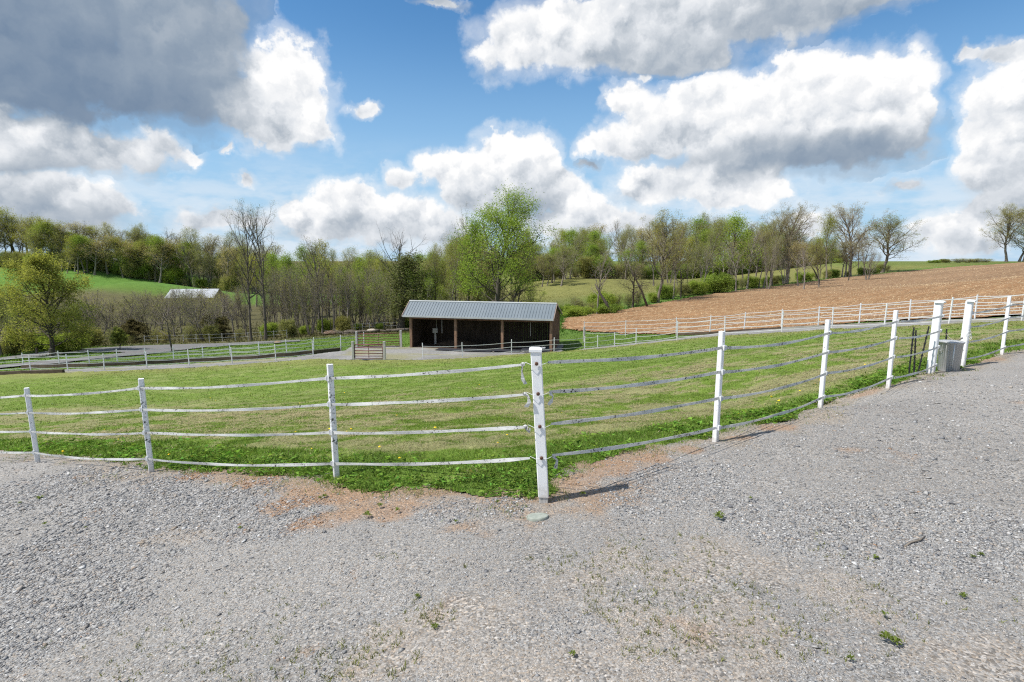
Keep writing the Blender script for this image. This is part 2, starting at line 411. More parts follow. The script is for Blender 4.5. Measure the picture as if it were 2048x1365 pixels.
FIELD = poly([(1126,660),(1200,665),(1290,669),(1420,667),(1488,661),(1560,656),(1636,653),(1718,645),(1818,641),(1949,637),(2043,632)]) + [(60, 35), (150, 90), (170, 165)] + \
        poly([(2048,525.5),(1950,531.5),(1830,541.5),(1700,554),(1500,579),(1300,611),(1180,630),(1130,638)])
ROADA = poly([(-60,722),(0,717),(60,709),(110,702),(167,699),(250,694),(390,689),(512,684.5),(600,681),(600,683.5),(512,688),(418,695),(348,703),(300,709),(256,706.5),(200,705),(156,706.5),(97,713),(55,717),(0,722),(-60,728)])
ROADB = poly([(300,709),(290,711),(222,716),(133,726),(0,738),(-60,744),(-60,737),(0,732),(111,722),(200,714),(262,705)])
# ------------------------------------------------------------------ colours of the ground, by place
def blobs(lst, x, y):
    w = np.zeros(x.shape)
    for u, v, r in lst:
        g = G(u, v); w = np.maximum(w, np.clip(1.25 - np.hypot(x - g[0], (y - g[1])) / r, 0, 1))
    return w
RED = [(600,1000,.45),(700,990,.5),(780,1020,.35),(690,1030,.35),(520,965,.35),(400,950,.3),(1150,968,.3),(1230,940,.38),(1310,920,.35),(1380,905,.25),(1480,880,.25),(1545,860,.3),(1730,790,.25),(640,1040,.3),(1955,722,.5),(850,985,.25)]
BEIGE = [(1150,1180,.5),(1000,1250,.5),(800,1300,.4),(1650,1180,.4),(1400,1290,.45),(1300,1320,.5),(1470,1240,.35),(1340,1160,.4),(1530,1150,.35),(1100,1320,.5),(950,1340,.45),(1480,1330,.4),(1250,1240,.3),(330,1078,.25),(380,1082,.2),(2000,1320,.3),(1230,1130,.3),(1920,1340,.3),(1420,1110,.5)]
COARSE = [(100,980,1.3),(250,1000,1.),(420,1020,.9),(300,1050,.8),(560,1040,.6),(1300,1000,.6),(1380,960,.7),(1550,1050,.6),(1700,1075,.7),(1850,1080,.8),(1980,1080,.8),(150,1200,.8),(60,1130,.9),(900,1030,.35),(1000,1020,.3),(80,1280,.4)]
def gravel_zones(x, y):
    n = fbm(x * 2.2, y * 2.2, 3, 5); n2 = fbm(x * 7, y * 7, 9, 3)
    red = sstep(.28, .75, blobs(RED, x, y) + (n - .5) * 1.3 + (n2 - .5) * .5)
    bei = sstep(.35, .9, blobs(BEIGE, x, y) + (n - .5) * 1.1 + (n2 - .5) * .5)
    coa = sstep(.2, .7, blobs(COARSE, x, y) + (n - .5) * 1.)
    return red, bei, coa
def gravel_color(x, y):
    red, bei, coa = gravel_zones(x, y)
    cc = np.tile(np.array([[.235, .225, .212]]), (len(x), 1)) * (.85 + .3 * fbm(x * .8, y * .8, 31, 4))[:, None]
    cc = mixc(cc, (.27, .265, .258), coa * .6)
    cc = mixc(cc, (.255, .23, .203), bei * .7)
    ed = segdist(EDGEW, x, y)
    ur = x / np.maximum(y, .5); side = sstep(-.85, -.45, ur) * sstep(.42, .26, ur); n3 = fbm(x * 2.6, y * 2.6, 37, 5)
    cc = mixc(cc, (.24, .20, .15), sstep(.7, .0, ed + (n3 - .5) * 1.3) * .7)
    cc = mixc(cc, (.245, .17, .115), side * sstep(.7, .05, ed + (n3 - .5) * 2.0) * .75)
    cc = mixc(cc, (.26, .175, .115), red * .75)
    return cc
def lawn_color(x, y):
    ed = segdist(EDGEW, x, y); r = np.hypot(x, y)
    st = fbm(x * .35 + y * .12, y * 1.1 - x * .4, 5, 5); fine = fbm(x * 2.5, y * 4.5, 15, 4)
    cc = np.tile(np.array([[.155, .232, .038]]), (len(x), 1))
    cc = mixc(cc, (.16, .232, .045), sstep(9, 25, r))
    mid = sstep(.5, 1.6, ed) * sstep(11, 5.5, ed)
    dry = sstep(.44, .66, st + (fine - .5) * .9 + mid * .17 - .08) 
    cc = mixc(cc, (.30, .27, .145), dry * (.28 + .47 * mid))
    fd = segdist(FARW, x, y); cc = mixc(cc, (.235, .235, .085), sstep(4.5, .3, fd + (fine - .5) * 3) * .75)
    lush = sstep(1.25, .35, ed + (fine - .5) * 1.5 + (fbm(x * 1.1, y * 1.1, 19, 3) - .5) * 1.4)
    cc = mixc(cc, (.135, .215, .04), lush)
    return cc * ((.82 + .36 * fine) * (.79 + .44 * fbm(x * 1.7 + 3, y * 2.6, 87, 4)))[:, None], dry, lush
def ground_color(x, y):
    n = fbm(x * .02, y * .02, 41, 4); r = np.hypot(x, y)
    cc = np.tile(np.array([[.10, .165, .03]]), (len(x), 1))
    cc = mixc(cc, (.105, .085, .05), sstep(66, 76, y) * sstep(205, 185, y) * sstep(20, 0, x) * sstep(-190, -150, x) * .85)          # leaf litter under the woods
    cc = mixc(cc, (.17, .17, .055), sstep(85, 110, y) * sstep(-20, 5, x))                                      # rough meadow behind the hedgerow
    hill = sstep(195, 225, y) * sstep(-40, -70, x)
    cc = mixc(cc, (.095, .185, .035), hill)
    cc = mixc(cc, (.12, .10, .06), sstep(292, 310, y) * sstep(-20, -60, x))
    cc = mixc(cc, (.12, .15, .04), sstep(155, 168, y) * sstep(95, 105, x))
    hd = segdist(FIELD[-8:] + FIELD[:1], x, y); cc = mixc(cc, (.085, .15, .03), sstep(5, 1.5, hd))
    return cc * (.8 + .4 * n)[:, None]
# ------------------------------------------------------------------ sheets of ground, tessellated finer near the viewer's stand
def sheet(name, m, rs, an, dz, colf, poly_=None, jit=0., micro=None, kind='structure', holes=()):
    A, Rr = np.meshgrid(an, rs); x = (Rr * np.sin(A)); y = (Rr * np.cos(A)); sh = x.shape
    z = terr(x, y) + dz
    if micro is not None: z = z + micro(x, y)
    nr, na = sh; idx = np.arange(nr * na).reshape(sh)
    q = np.stack([idx[:-1, :-1], idx[:-1, 1:], idx[1:, 1:], idx[1:, :-1]], -1).reshape(-1, 4)[:, ::-1]
    xf, yf, zf = x.ravel(), y.ravel(), z.ravel()
    if poly_ is not None:
        cx = xf[q].mean(1); cy = yf[q].mean(1)
        if jit:
            jx = (fbm(cx * 3, cy * 3, 77, 3) - .5) * jit * 2; jy = (fbm(cx * 3, cy * 3, 99, 3) - .5) * jit * 2
        else: jx = jy = 0
        keep = inpoly(poly_, cx + jx, cy + jy); q = q[keep]
        used = np.unique(q); mp = np.full(nr * na, -1); mp[used] = np.arange(len(used)); q = mp[q]
        xf, yf, zf = xf[used], yf[used], zf[used]
    o = link(name, np_mesh(name, np.c_[xf, yf, zf], q, colf(xf, yf), True), m)
    return tag(o, kind=kind)
def angs(lo, hi, st): return np.arange(R(lo), R(hi), R(st))
def gsp(a, b, k): return np.geomspace(a, b, int(math.log(b / a) / k) + 2)
full = np.r_[np.linspace(-math.pi, R(-62), 40)[:-1], angs(-62, 62, .6), np.linspace(R(62), math.pi, 40)]
sheet('ground', M['ground'], np.r_[.2, gsp(1, 3500, .022)], full, -.03, ground_color,
      micro=lambda x, y: (fbm(x * .9, y * .9, 21, 3) - .5) * .10 * sstep(44, 60, np.hypot(x, y)))
def gmicro(x, y): return (fbm(x * 1.3, y * 1.3, 61, 4) - .5) * .05 + (fbm(x * 7, y * 7, 63, 3) - .5) * .010
fine_an = np.r_[np.linspace(-math.pi, R(-58), 30)[:-1], angs(-58, 58, .3), np.linspace(R(58), math.pi, 30)]
sheet('gravel_drive', M['gravel'], np.r_[.1, .6, gsp(1.2, 8, .0065), gsp(8.1, 23, .014)], fine_an, .02, gravel_color, micro=gmicro)
def lmicro(x, y): return (fbm(x * 1.1, y * 1.6, 71, 4) - .5) * .09 * sstep(.05, .8, segdist(EDGEW, x, y)) + .07 * sstep(0, .5, segdist(EDGEW, x, y)) - .04 + (fbm(x * 4.2, y * 4.2, 73, 3) - .5) * .07
sheet('lawn', M['lawn'], gsp(4.0, 62, .010), angs(-75, 85, .25), .05, lambda x, y: lawn_color(x, y)[0], LAWN, .12, lmicro)
sheet('gravel_track', M['track'], gsp(20, 62, .006), angs(-60, 66, .15), .06,
      lambda x, y: mixc(np.tile(np.array([[.215, .21, .2]]), (len(x), 1)) * (.7 + .6 * fbm(x * .7, y * .7, 8, 4))[:, None], (.2, .19, .08), sstep(.55, .75, fbm(x * .35, y * .9, 4, 4)) * .7), TRACK, .15)
def field_color(x, y):
    n = fbm(x * .05, y * .12, 51, 5); r = np.hypot(x, y)
    cc = np.tile(np.array([[.235, .134, .066]]), (len(x), 1))
    cc = mixc(cc, (.22, .14, .082), sstep(55, 130, r)); cc = mixc(cc, (.26, .14, .07), sstep(60, 46, r) * .5)
    row = np.sin((x * -.62 + y * .78) * 2.1 + 2.5 * fbm(x * .03, y * .03, 5, 2)) * sstep(150, 60, r)
    return cc * ((.82 + .36 * n) * (1 + .075 * row))[:, None]
sheet('field', M['field'], gsp(24, 235, .006), angs(0, 75, .1), .06, field_color, FIELD, .5, lambda x, y: (fbm(x * .8, y * .8, 81, 4) - .5) * .12)
for nm, pl in (('road', ROADA), ('driveway', ROADB)):
    sheet(nm, M['asphalt'], gsp(38, 95, .004), angs(-58, -12, .1), .07 if nm == 'road' else .078, lambda x, y: np.full((len(x), 3), .2), pl, .0)
# ------------------------------------------------------------------ loose pebbles on the drive
def pebbles():
    n = 950000
    a = rng.uniform(R(-66), R(66), n); u = rng.random(n); r = 2.0 + (13 - 2.0) * u ** 1.15
    x = r * np.sin(a); y = r * np.cos(a)
    red, bei, coa = gravel_zones(x, y)
    ed = segdist(EDGEW, x, y); ins = inpoly(LAWN, x, y)
    p = (.36 + .5 * coa - .30 * bei - .14 * np.maximum(red, sstep(.5, .1, ed))) * np.clip(4.2 / r, .3, 1) ** 1.0
    p = np.where(ins, 0, p) * np.where(y > 1.3, 1, 0)
    k = rng.random(n) < p
    x, y, r, coa, red, bei = x[k], y[k], r[k], coa[k], red[k], bei[k]; n = len(x)
    s = np.exp(rng.normal(math.log(.0050), .45, n)) * (1 + .38 * coa) * np.clip(r / 5, .8, 1.5)
    s = np.clip(s, .003, .032)
    base = np.array([[1,0,0],[0,1,0],[-1,0,0],[0,-1,0],[0,0,1],[0,0,-1]], float)
    tri = np.array([[0,1,4],[1,2,4],[2,3,4],[3,0,4],[1,0,5],[2,1,5],[3,2,5],[0,3,5]])
    v = base[None] * (1 + rng.normal(0, .28, (n, 6, 1))) + rng.normal(0, .18, (n, 6, 3))
    v *= np.stack([s * 1.15, s * rng.uniform(.6, 1, n), s * rng.uniform(.3, .6, n)], 1)[:, None]
    t = rng.normal(0, .3, n); th = rng.uniform(0, 6.28, n)
    ct, st = np.cos(t)[:, None], np.sin(t)[:, None]
    v = np.stack([v[..., 0], v[..., 1] * ct - v[..., 2] * st, v[..., 1] * st + v[..., 2] * ct], -1)
    ch, sh = np.cos(th)[:, None], np.sin(th)[:, None]
    v = np.stack([v[..., 0] * ch - v[..., 1] * sh, v[..., 0] * sh + v[..., 1] * ch, v[..., 2]], -1)
    z = terr(x, y) + .02 + gmicro(x, y) + s * .12
    v += np.stack([x, y, z], 1)[:, None]
    pal = np.array([[.17,.175,.185],[.235,.237,.24],[.30,.295,.285],[.37,.36,.345],[.46,.45,.44],[.58,.58,.57],[.38,.33,.28],[.33,.26,.20],[.10,.10,.11],[.24,.215,.19]])
    pr = np.array([.16,.18,.17,.13,.09,.045,.06,.03,.06,.075]); ci = rng.choice(len(pal), n, p=pr / pr.sum())
    cc = (pal[ci] * .72 + .28 * .25) * rng.uniform(.75, 1.12, (n, 1)); rr = rng.random(n)
    cc = np.where((rr < red * .45)[:, None], np.array([[.29, .185, .12]]) * rng.uniform(.7, 1.2, (n, 1)), cc)
    cc = np.where((rr < bei * .4)[:, None], np.array([[.29, .245, .2]]) * rng.uniform(.8, 1.2, (n, 1)), cc)
    f = (np.arange(n)[:, None, None] * 6 + tri[None]).reshape(-1, 3)
    return np_mesh('gravel', v.reshape(-1, 3), f, np.repeat(cc, 6, 0))
tag(link('gravel', pebbles(), M['stone']), kind='stuff', label='loose crushed grey gravel scattered over the drive', cat='gravel')
# ------------------------------------------------------------------ grass blades
def blades(x, y, z, h, w, cc, lean=.5, name='grass', flat=False):
    n = len(x); th = rng.uniform(0, 6.28, n); la = rng.uniform(0, 6.28, n); ll = h * rng.uniform(.1, 1., n) * lean
    dx, dy = np.cos(th) * w / 2, np.sin(th) * w / 2
    tip = np.stack([x + np.cos(la) * ll, y + np.sin(la) * ll, z + h * rng.uniform(.75, 1, n)], 1)
    b0 = np.stack([x - dx, y - dy, z], 1); b1 = np.stack([x + dx, y + dy, z], 1)
    v = np.stack([b0, b1, tip], 1).reshape(-1, 3); f = np.arange(3 * n).reshape(-1, 3)
    c3 = np.repeat(cc, 3, 0)
    return v, f, c3
def lawn_grass():
    VV, FF, CC = [], [], []; off = 0
    def add(v, f, c3):
        nonlocal off
        VV.append(v); FF.append(f + off); CC.append(c3); off += len(v)
    for r0, r1, dens, hh, ww in ((3.8, 7, 3000, .035, .006), (7, 10, 2000, .036, .008), (10, 15, 900, .038, .012), (15, 24, 330, .04, .02), (24, 46, 80, .05, .04)):
        area = math.pi * (r1 * r1 - r0 * r0) * 104 / 360; n = int(area * dens * 124 / 104)
        a = rng.uniform(R(-62), R(62), n); r = np.sqrt(rng.uniform(r0 * r0, r1 * r1, n)); x = r * np.sin(a); y = r * np.cos(a)
        j = (fbm(x * 3, y * 3, 77, 3) - .5) * .24; k = inpoly(LAWN, x + j, y + j); x, y, r = x[k], y[k], r[k]; n = len(x)
        c0, dry, lush = lawn_color(x, y)
        k = rng.random(n) < (.55 + .45 * np.maximum(lush, 1 - dry)); x, y, r, c0, dry, lush = x[k], y[k], r[k], c0[k], dry[k], lush[k]; n = len(x)
        isdry = rng.random(n) < .06 + .42 * dry * (1 - lush)
        cc = c0 * rng.uniform(.6, 1.35, (n, 1)) * np.array([[1., 1., 1.]]); cc = cc * (1 + rng.normal(0, .08, (n, 3)))
        cc[isdry] = np.array([[.34, .29, .17]]) * rng.uniform(.6, 1.25, (isdry.sum(), 1))
        z = terr(x, y) + .05 + lmicro(x, y) - .006
        h = hh * rng.uniform(.5, 1.3, n) * (1 + .9 * lush) * (.5 + fbm(x * 3.5, y * 3.5, 91, 3)); h[isdry] *= .55
        add(*blades(x, y, z, h, ww * rng.uniform(.7, 1.3, n) * (1 + .5 * lush), np.clip(cc, .005, 1), lean=1.1))
    # clover and broad leaves along the fence foot: small leaf triangles held flat above the turf
    n = 70000
    ei = rng.integers(0, len(EDGEW) - 2, n); t = rng.random(n); E = np.array(EDGEW)
    b = E[ei] * (1 - t)[:, None] + E[ei + 1] * t[:, None]; nrm = np.stack([-(E[ei + 1] - E[ei])[:, 1], (E[ei + 1] - E[ei])[:, 0]], 1); nrm /= np.linalg.norm(nrm, axis=1)[:, None]
    L = np.linalg.norm(E[ei + 1] - E[ei], axis=1); d = np.abs(rng.normal(0, .42, n)) - .04
    p = b + nrm * d[:, None]; x, y = p[:, 0], p[:, 1]; r = np.hypot(x, y)
    cl = fbm(x * 2.6, y * 2.6, 55, 3)
    k = (r < 16) & (rng.random(n) < L / 2.2) & (cl > .46) & inpoly(LAWN, x, y + .04); x, y, r = x[k], y[k], r[k]; n = len(x)
    z = terr(x, y) + .05 + lmicro(x, y) + rng.uniform(.005, .05, n) * (.5 + 1.6 * fbm(x * 6, y * 6, 57, 3))
    s = rng.uniform(.007, .020, n) * np.clip(r / 5, 1, 2); tri = rng.normal(0, 1, (n, 3, 3)) * s[:, None, None]; tri[..., 2] *= .45
    v = (tri + np.stack([x, y, z], 1)[:, None]).reshape(-1, 3)
    cc = np.array([[.12, .205, .035]]) * rng.uniform(.45, 1.8, (n, 1)) * (1 + rng.normal(0, .1, (n, 3)))
    add(v, np.arange(3 * n).reshape(-1, 3), np.repeat(np.clip(cc, .005, 1), 3, 0))
    # stray tufts and dry stems on the bare soil outside the fence line
    n = 26000
    ei = rng.integers(0, len(EDGEW) - 2, n); t = rng.random(n); b = E[ei] * (1 - t)[:, None] + E[ei + 1] * t[:, None]
    nrm = np.stack([-(E[ei + 1] - E[ei])[:, 1], (E[ei + 1] - E[ei])[:, 0]], 1); nrm /= np.linalg.norm(nrm, axis=1)[:, None]
    L = np.linalg.norm(E[ei + 1] - E[ei], axis=1); d = np.abs(rng.normal(0, .24, n)); p = b - nrm * d[:, None]; x, y = p[:, 0], p[:, 1]; r = np.hypot(x, y)
    k = (r < 15) & (rng.random(n) < L / 2.) & (fbm(x * 3.1, y * 3.1, 65, 4) > .50 + .10 * (d > .2)) & ~inpoly(LAWN, x, y); x, y, r = x[k], y[k], r[k]; n = len(x)
    cc = np.where((rng.random(n) < .45)[:, None], np.array([[.34, .29, .17]]), np.array([[.14, .205, .04]])) * rng.uniform(.6, 1.3, (n, 1))
    add(*blades(x, y, terr(x, y) + .015, rng.uniform(.015, .06, n), rng.uniform(.004, .009, n) * np.clip(r / 6, 1, 2), cc, lean=1.4))
    # mown clippings lying in drifts
    n = 110000
    a = rng.uniform(R(-52), R(52), n); r = np.sqrt(rng.uniform(4.5 ** 2, 20 ** 2, n)) ; x = r * np.sin(a); y = r * np.cos(a)
    c0, dry, lush = lawn_color(x, y)
    k = inpoly(LAWN, x, y) & (rng.random(n) < dry * (1 - lush) * sstep(.40, .6, fbm(x * 2.2, y * 4.4, 47, 4)) * 1.3) ; x, y, r = x[k], y[k], r[k]; n = len(x)
    z = terr(x, y) + .05 + lmicro(x, y) + rng.uniform(.008, .05, n); th = rng.uniform(0, 6.28, n); l = rng.uniform(.02, .06, n) * np.clip(r / 8, 1, 2); w = .004 * np.clip(r / 6, 1, 3)
    dx, dy = np.cos(th), np.sin(th)
    v = np.stack([np.stack([x - dy * w, y + dx * w, z], 1), np.stack([x + dy * w, y - dx * w, z], 1), np.stack([x + dx * l, y + dy * l, z + rng.normal(0, .012, n)], 1)], 1).reshape(-1, 3)
    cc = np.array([[.38, .33, .2]]) * rng.uniform(.55, 1.2, (n, 1))
    add(v, np.arange(3 * n).reshape(-1, 3), np.repeat(cc, 3, 0))
    return np_mesh('grass', np.concatenate(VV), np.concatenate(FF), np.concatenate(CC))
tag(link('grass', lawn_grass(), M['blade']), kind='stuff', label='short patchy green grass with dry clippings inside the tape fence', cat='grass')
def verge_grass():      # taller grass beyond the paddock: round the shed, along the hedgerow, the drive's islands
    n = 90000; a = rng.uniform(R(-50), R(52), n); r = 40 * (150 / 40.) ** (rng.random(n) ** 1.3); x = r * np.sin(a); y = r * np.cos(a)
    k = ~(inpoly(FIELD, x, y) | inpoly(TRACK, x, y) | inpoly(ROADA, x, y) | inpoly(ROADB, x, y) | inpoly(LAWN, x, y)); x, y, r = x[k], y[k], r[k]; n = len(x)
    hw = segdist(FIELD[-8:] + FIELD[:1], x, y)
    tall = sstep(3.5, .5, hw) + .8 * sstep(66, 80, r) * sstep(10, -5, x)
    cc = ground_color(x, y) * rng.uniform(.7, 1.5, (n, 1)); cc = mixc(cc, (.075, .15, .025), sstep(4, 1, hw) * .8)
    v, f, c3 = blades(x, y, terr(x, y) - .05, (.10 + .35 * tall) * rng.uniform(.5, 1.4, n), .03 + r * .0011, cc, .7)
    return np_mesh('meadow_grass', v, f, c3)
tag(link('meadow_grass', verge_grass(), M['blade']), kind='stuff', label='rough green grass beyond the paddock fences', cat='grass')
def stubble():
    n = 90000; a = rng.uniform(R(0), R(50), n); r = 26 * (190 / 26.) ** rng.random(n); x = r * np.sin(a); y = r * np.cos(a)
    k = inpoly(FIELD, x, y) & (rng.random(n) < .22 + .45 * (np.sin((x * .35 + y * .94) * 8.2) > .1)); x, y, r = x[k], y[k], r[k]; n = len(x)
    z = terr(x, y) + .06 + rng.uniform(0, .06, n); th = rng.normal(.35, .7, n); l = rng.uniform(.06, .2, n) * np.clip(r / 50, .7, 1.6); w = .010 + r * .00032
    dx, dy = np.cos(th), np.sin(th); up = rng.uniform(0, .10, n)
    v = np.stack([np.stack([x - dy * w, y + dx * w, z], 1), np.stack([x + dy * w, y - dx * w, z], 1), np.stack([x + dx * l, y + dy * l, z + up], 1)], 1).reshape(-1, 3)
    cc = np.array([[.46, .35, .215]]) * rng.uniform(.5, 1.2, (n, 1))
    return np_mesh('stubble', v, np.arange(3 * n).reshape(-1, 3), np.repeat(cc, 3, 0))
tag(link('stubble', stubble(), M['straw']), kind='stuff', label='pale broken corn stubble strewn over the brown field', cat='stubble')
# ------------------------------------------------------------------ trees
def tubes_from(lines):
    """lines: list of (pts (n,3), radii (n), sides) -> one mesh's vertices and quads"""
    grp = {}
    for p, r, k in lines: grp.setdefault((len(p), k), []).append((p, r))
    VV, FF, off = [], [], 0
    for (n, k), L in grp.items():
        Pm = np.array([a for a, _ in L]); Rm = np.array([b for _, b in L]); B = len(L)
        t = np.gradient(Pm, axis=1); t /= np.linalg.norm(t, axis=2, keepdims=True) + 1e-9
        ref = np.where(np.abs(t[:, :1, 2:3]) > .9, np.array([[[1., 0, 0]]]), np.array([[[0, 0, 1.]]]))
        a = np.cross(t, np.broadcast_to(ref, t.shape)); a /= np.linalg.norm(a, axis=2, keepdims=True) + 1e-9; b = np.cross(t, a)
        th = np.arange(k) * 2 * math.pi / k
        ring = Pm[:, :, None] + (a[:, :, None] * np.cos(th)[None, None, :, None] + b[:, :, None] * np.sin(th)[None, None, :, None]) * Rm[:, :, None, None]
        idx = np.arange(B * n * k).reshape(B, n, k) + off
        q = np.stack([idx[:, :-1], np.roll(idx, -1, 2)[:, :-1], np.roll(idx, -1, 2)[:, 1:], idx[:, 1:]], -1).reshape(-1, 4)
        VV.append(ring.reshape(-1, 3)); FF.append(q); off += B * n * k
    return np.concatenate(VV), np.concatenate(FF)
def grow(seed, H=18, trunk=.28, lean=(0, 0), first=.25, nl=(16, 6, 5, 3), ratio=(.42, .45, .5, .5), ang=(55, 45, 42, 45), trop=(.02, .10, .06, .03), wob=(.05, .12, .16, .2),
         shape=1., leafn=3, leafs=.16, leafj=.5, leafp=1., stems=1, top=.9, droop=0., tip=.012, upk=.5):
    rg = np.random.default_rng(seed); lines = []; anch = []
    sides = (8, 6, 4, 3, 3); nsg = (12, 7, 5, 4, 3)
    def br(p, d, L, r0, lv):
        n = nsg[lv]; pts = [p]; rs = [r0]; dirs = []
        for i in range(n):
            d = d + rg.normal(0, wob[min(lv, 3)], 3); d[2] += trop[min(lv, 3)] - (droop * (i / n) if lv > 1 else 0)
            d = d / np.linalg.norm(d); p = p + d * L / n; pts.append(p); dirs.append(d)
            f = (i + 1) / n; rs.append(max(tip * .35, r0 * (1 - (.88 if lv else .80) * f)))
        pts = np.array(pts); rs = np.array(rs)
        if lv == 0: rs[0] *= 1.45; rs[1] *= 1.05
        lines.append((pts, rs, sides[lv]))
        if lv >= len(nl): anch.extend(pts[1:]); return
        if lv == len(nl) - 1: anch.extend(pts[2:])
        m = nl[lv]; t0 = first if lv == 0 else .22; az0 = rg.uniform(0, 6.28)
        for i in range(m):
            t = t0 + (1 - t0) * ((i + rg.uniform(.1, .9)) / m) * (top if lv == 0 else 1); t = min(t, .985)
            k = min(int(t * n), n - 1); f = t * n - k; q = pts[k] * (1 - f) + pts[k + 1] * f; dd = dirs[k]
            az = az0 + i * 2.4 + rg.normal(0, .35)
            u = np.cross(dd, [0, 0, 1.] if abs(dd[2]) < .95 else [1., 0, 0]); u /= np.linalg.norm(u); w = np.cross(dd, u)
            an = R(ang[lv] * (1.15 - upk * t if lv == 0 else 1) + rg.normal(0, 9))
            nd = dd * math.cos(an) + (u * math.cos(az) + w * math.sin(az)) * math.sin(an)
            if lv == 0:
                s = (1 - t) / (1 - t0 + 1e-6); fl = (.35 + .65 * (math.sin(math.pi * min(1, max(.12, 1 - s * .75))) if shape else s)) if shape < 2 else s + .12
            else: fl = 1.1 - .65 * t
            Ln = L * ratio[lv] * fl * rg.uniform(.75, 1.2)
            rr = min(rs[k] * .7, max(tip, Ln * .018 + tip * .4))
            br(q, nd, Ln, rr, lv + 1)
    for s in range(stems):
        a = 6.28 * s / max(stems, 1) + rg.uniform(-.5, .5); o = .0 if stems == 1 else H * .03
        d = np.array([lean[0] + (0 if stems == 1 else .22 * math.cos(a)), lean[1] + (0 if stems == 1 else .22 * math.sin(a)), 1.]); d /= np.linalg.norm(d)
        br(np.array([o * math.cos(a), o * math.sin(a), -.3]), d, H * (1 if s == 0 else rg.uniform(.75, 1)), trunk * (1 if stems == 1 else .7), 0)
    V, Q = tubes_from(lines); zmax = V[:, 2].max(); k = H / zmax; V *= k
    A = np.array(anch) * k
    A = A[rg.random(len(A)) < leafp] if leafp < 1 else A
    A = np.repeat(A, leafn, 0); n = len(A)
    LV = None
    if n:
        cen = A + rg.normal(0, leafj * .5, (n, 3)); cen = cen[cen[:, 2] > H * .06]; n = len(cen)
        nrm = rg.normal(0, 1, (n, 3)); nrm[:, 2] += .5; nrm /= np.linalg.norm(nrm, axis=1)[:, None]
        a = np.cross(nrm, rg.normal(0, 1, (n, 3))); a /= np.linalg.norm(a, axis=1)[:, None]; b = np.cross(nrm, a)
        s = leafs * rg.uniform(.5, 1.3, (n, 1)); a = a * s; b = b * s * .62
        LV = np.stack([cen - a, cen - b * .9 + a * .1, cen + a, cen + b], 1).reshape(-1, 3)
    return V, Q, LV
PROTO = {}
def proto(name, bark, leaf, **kw):
    V, Q, LV = grow(**kw); mw = np_mesh(name + '_trunk', V, Q, None, True); mw.materials.append(M[bark]); ml = None
    if LV is not None and len(LV):
        ml = np_mesh(name + '_crown', LV, np.arange(len(LV)).reshape(-1, 4)); ml.materials.append(M[leaf])
    rad = np.percentile(np.hypot(V[:, 0], V[:, 1]), 97)
    PROTO[name] = (mw, ml, kw['H'], rad)
proto('twin', 'barkdark', 'lf_olive', seed=1, H=20, trunk=.30, first=.30, nl=(16, 7, 5, 3), ratio=(.40, .48, .5, .5), ang=(50, 42, 40, 45), trop=(.02, .10, .06, .05), upk=.6, leafn=1, leafs=.05, leafp=.4)
proto('twin2', 'barkdark', 'lf_olive', seed=24, H=20, trunk=.33, first=.34, nl=(15, 7, 5, 3), ratio=(.42, .46, .5, .5), ang=(54, 44, 40, 45), trop=(.02, .09, .06, .05), upk=.6, leafn=1, leafs=.05, leafp=.4)
proto('dead', 'barkdark', 'lf_olive', seed=3, H=17, trunk=.26, first=.42, nl=(13, 6, 4), ratio=(.48, .5, .5), ang=(48, 40, 40), trop=(.02, .12, .08, .05), leafn=0)
proto('bigleaf', 'barkdark', 'lf_bright', seed=4, H=20, trunk=.42, first=.18, nl=(26, 8, 6, 3), ratio=(.40, .46, .5, .5), ang=(58, 48, 45, 45), trop=(.02, .10, .05, .02), upk=.7, leafn=2, leafs=.09, leafj=1.0, leafp=.95)
proto('oak', 'bark', 'lf_tan', seed=5, H=16, trunk=.36, first=.26, nl=(24, 9, 7, 3), ratio=(.50, .45, .48, .5), ang=(64, 48, 45, 45), trop=(.02, .09, .05, .03), wob=(.06, .13, .16, .2), upk=.8, leafn=1, leafs=.06, leafj=.4, leafp=.6)
proto('oak2', 'bark', 'lf_olive', seed=15, H=16, trunk=.30, first=.28, nl=(22, 9, 7, 3), ratio=(.48, .45, .48, .5), ang=(60, 48, 45, 45), trop=(.02, .10, .05, .03), wob=(.06, .13, .16, .2), upk=.8, leafn=1, leafs=.07, leafj=.5, leafp=.7)
proto('budding', 'barkpale', 'lf_olive', seed=6, H=15, trunk=.22, first=.30, nl=(17, 7, 5, 3), ratio=(.34, .46, .5, .5), ang=(46, 44, 42, 45), trop=(.02, .13, .07, .05), leafn=2, leafs=.065, leafj=.8, leafp=.7)
proto('budding2', 'barkpale', 'lf_tan', seed=66, H=15, trunk=.20, first=.36, nl=(15, 7, 5, 3), ratio=(.36, .46, .5, .5), ang=(42, 44, 42, 45), trop=(.02, .13, .07, .05), leafn=1, leafs=.08, leafj=.8, leafp=.7)
proto('leafy', 'barkdark', 'lf_green', seed=7, H=16, trunk=.24, first=.22, nl=(20, 7, 5, 2), ratio=(.32, .46, .5, .5), ang=(48, 46, 45, 45), trop=(.02, .12, .06, .03), leafn=2, leafs=.10, leafj=1., leafp=.8)
proto('leafy2', 'barkdark', 'lf_bright', seed=17, H=16, trunk=.24, first=.25, nl=(19, 7, 5, 2), ratio=(.30, .46, .5, .5), ang=(46, 46, 45, 45), trop=(.02, .13, .06, .03), leafn=2, leafs=.10, leafj=1., leafp=.8)
proto('leafy3', 'bark', 'lf_yellow', seed=27, H=16, trunk=.22, first=.28, nl=(18, 7, 5, 2), ratio=(.32, .46, .5, .5), ang=(46, 46, 45, 45), trop=(.02, .13, .06, .03), leafn=2, leafs=.085, leafj=.9, leafp=.75)
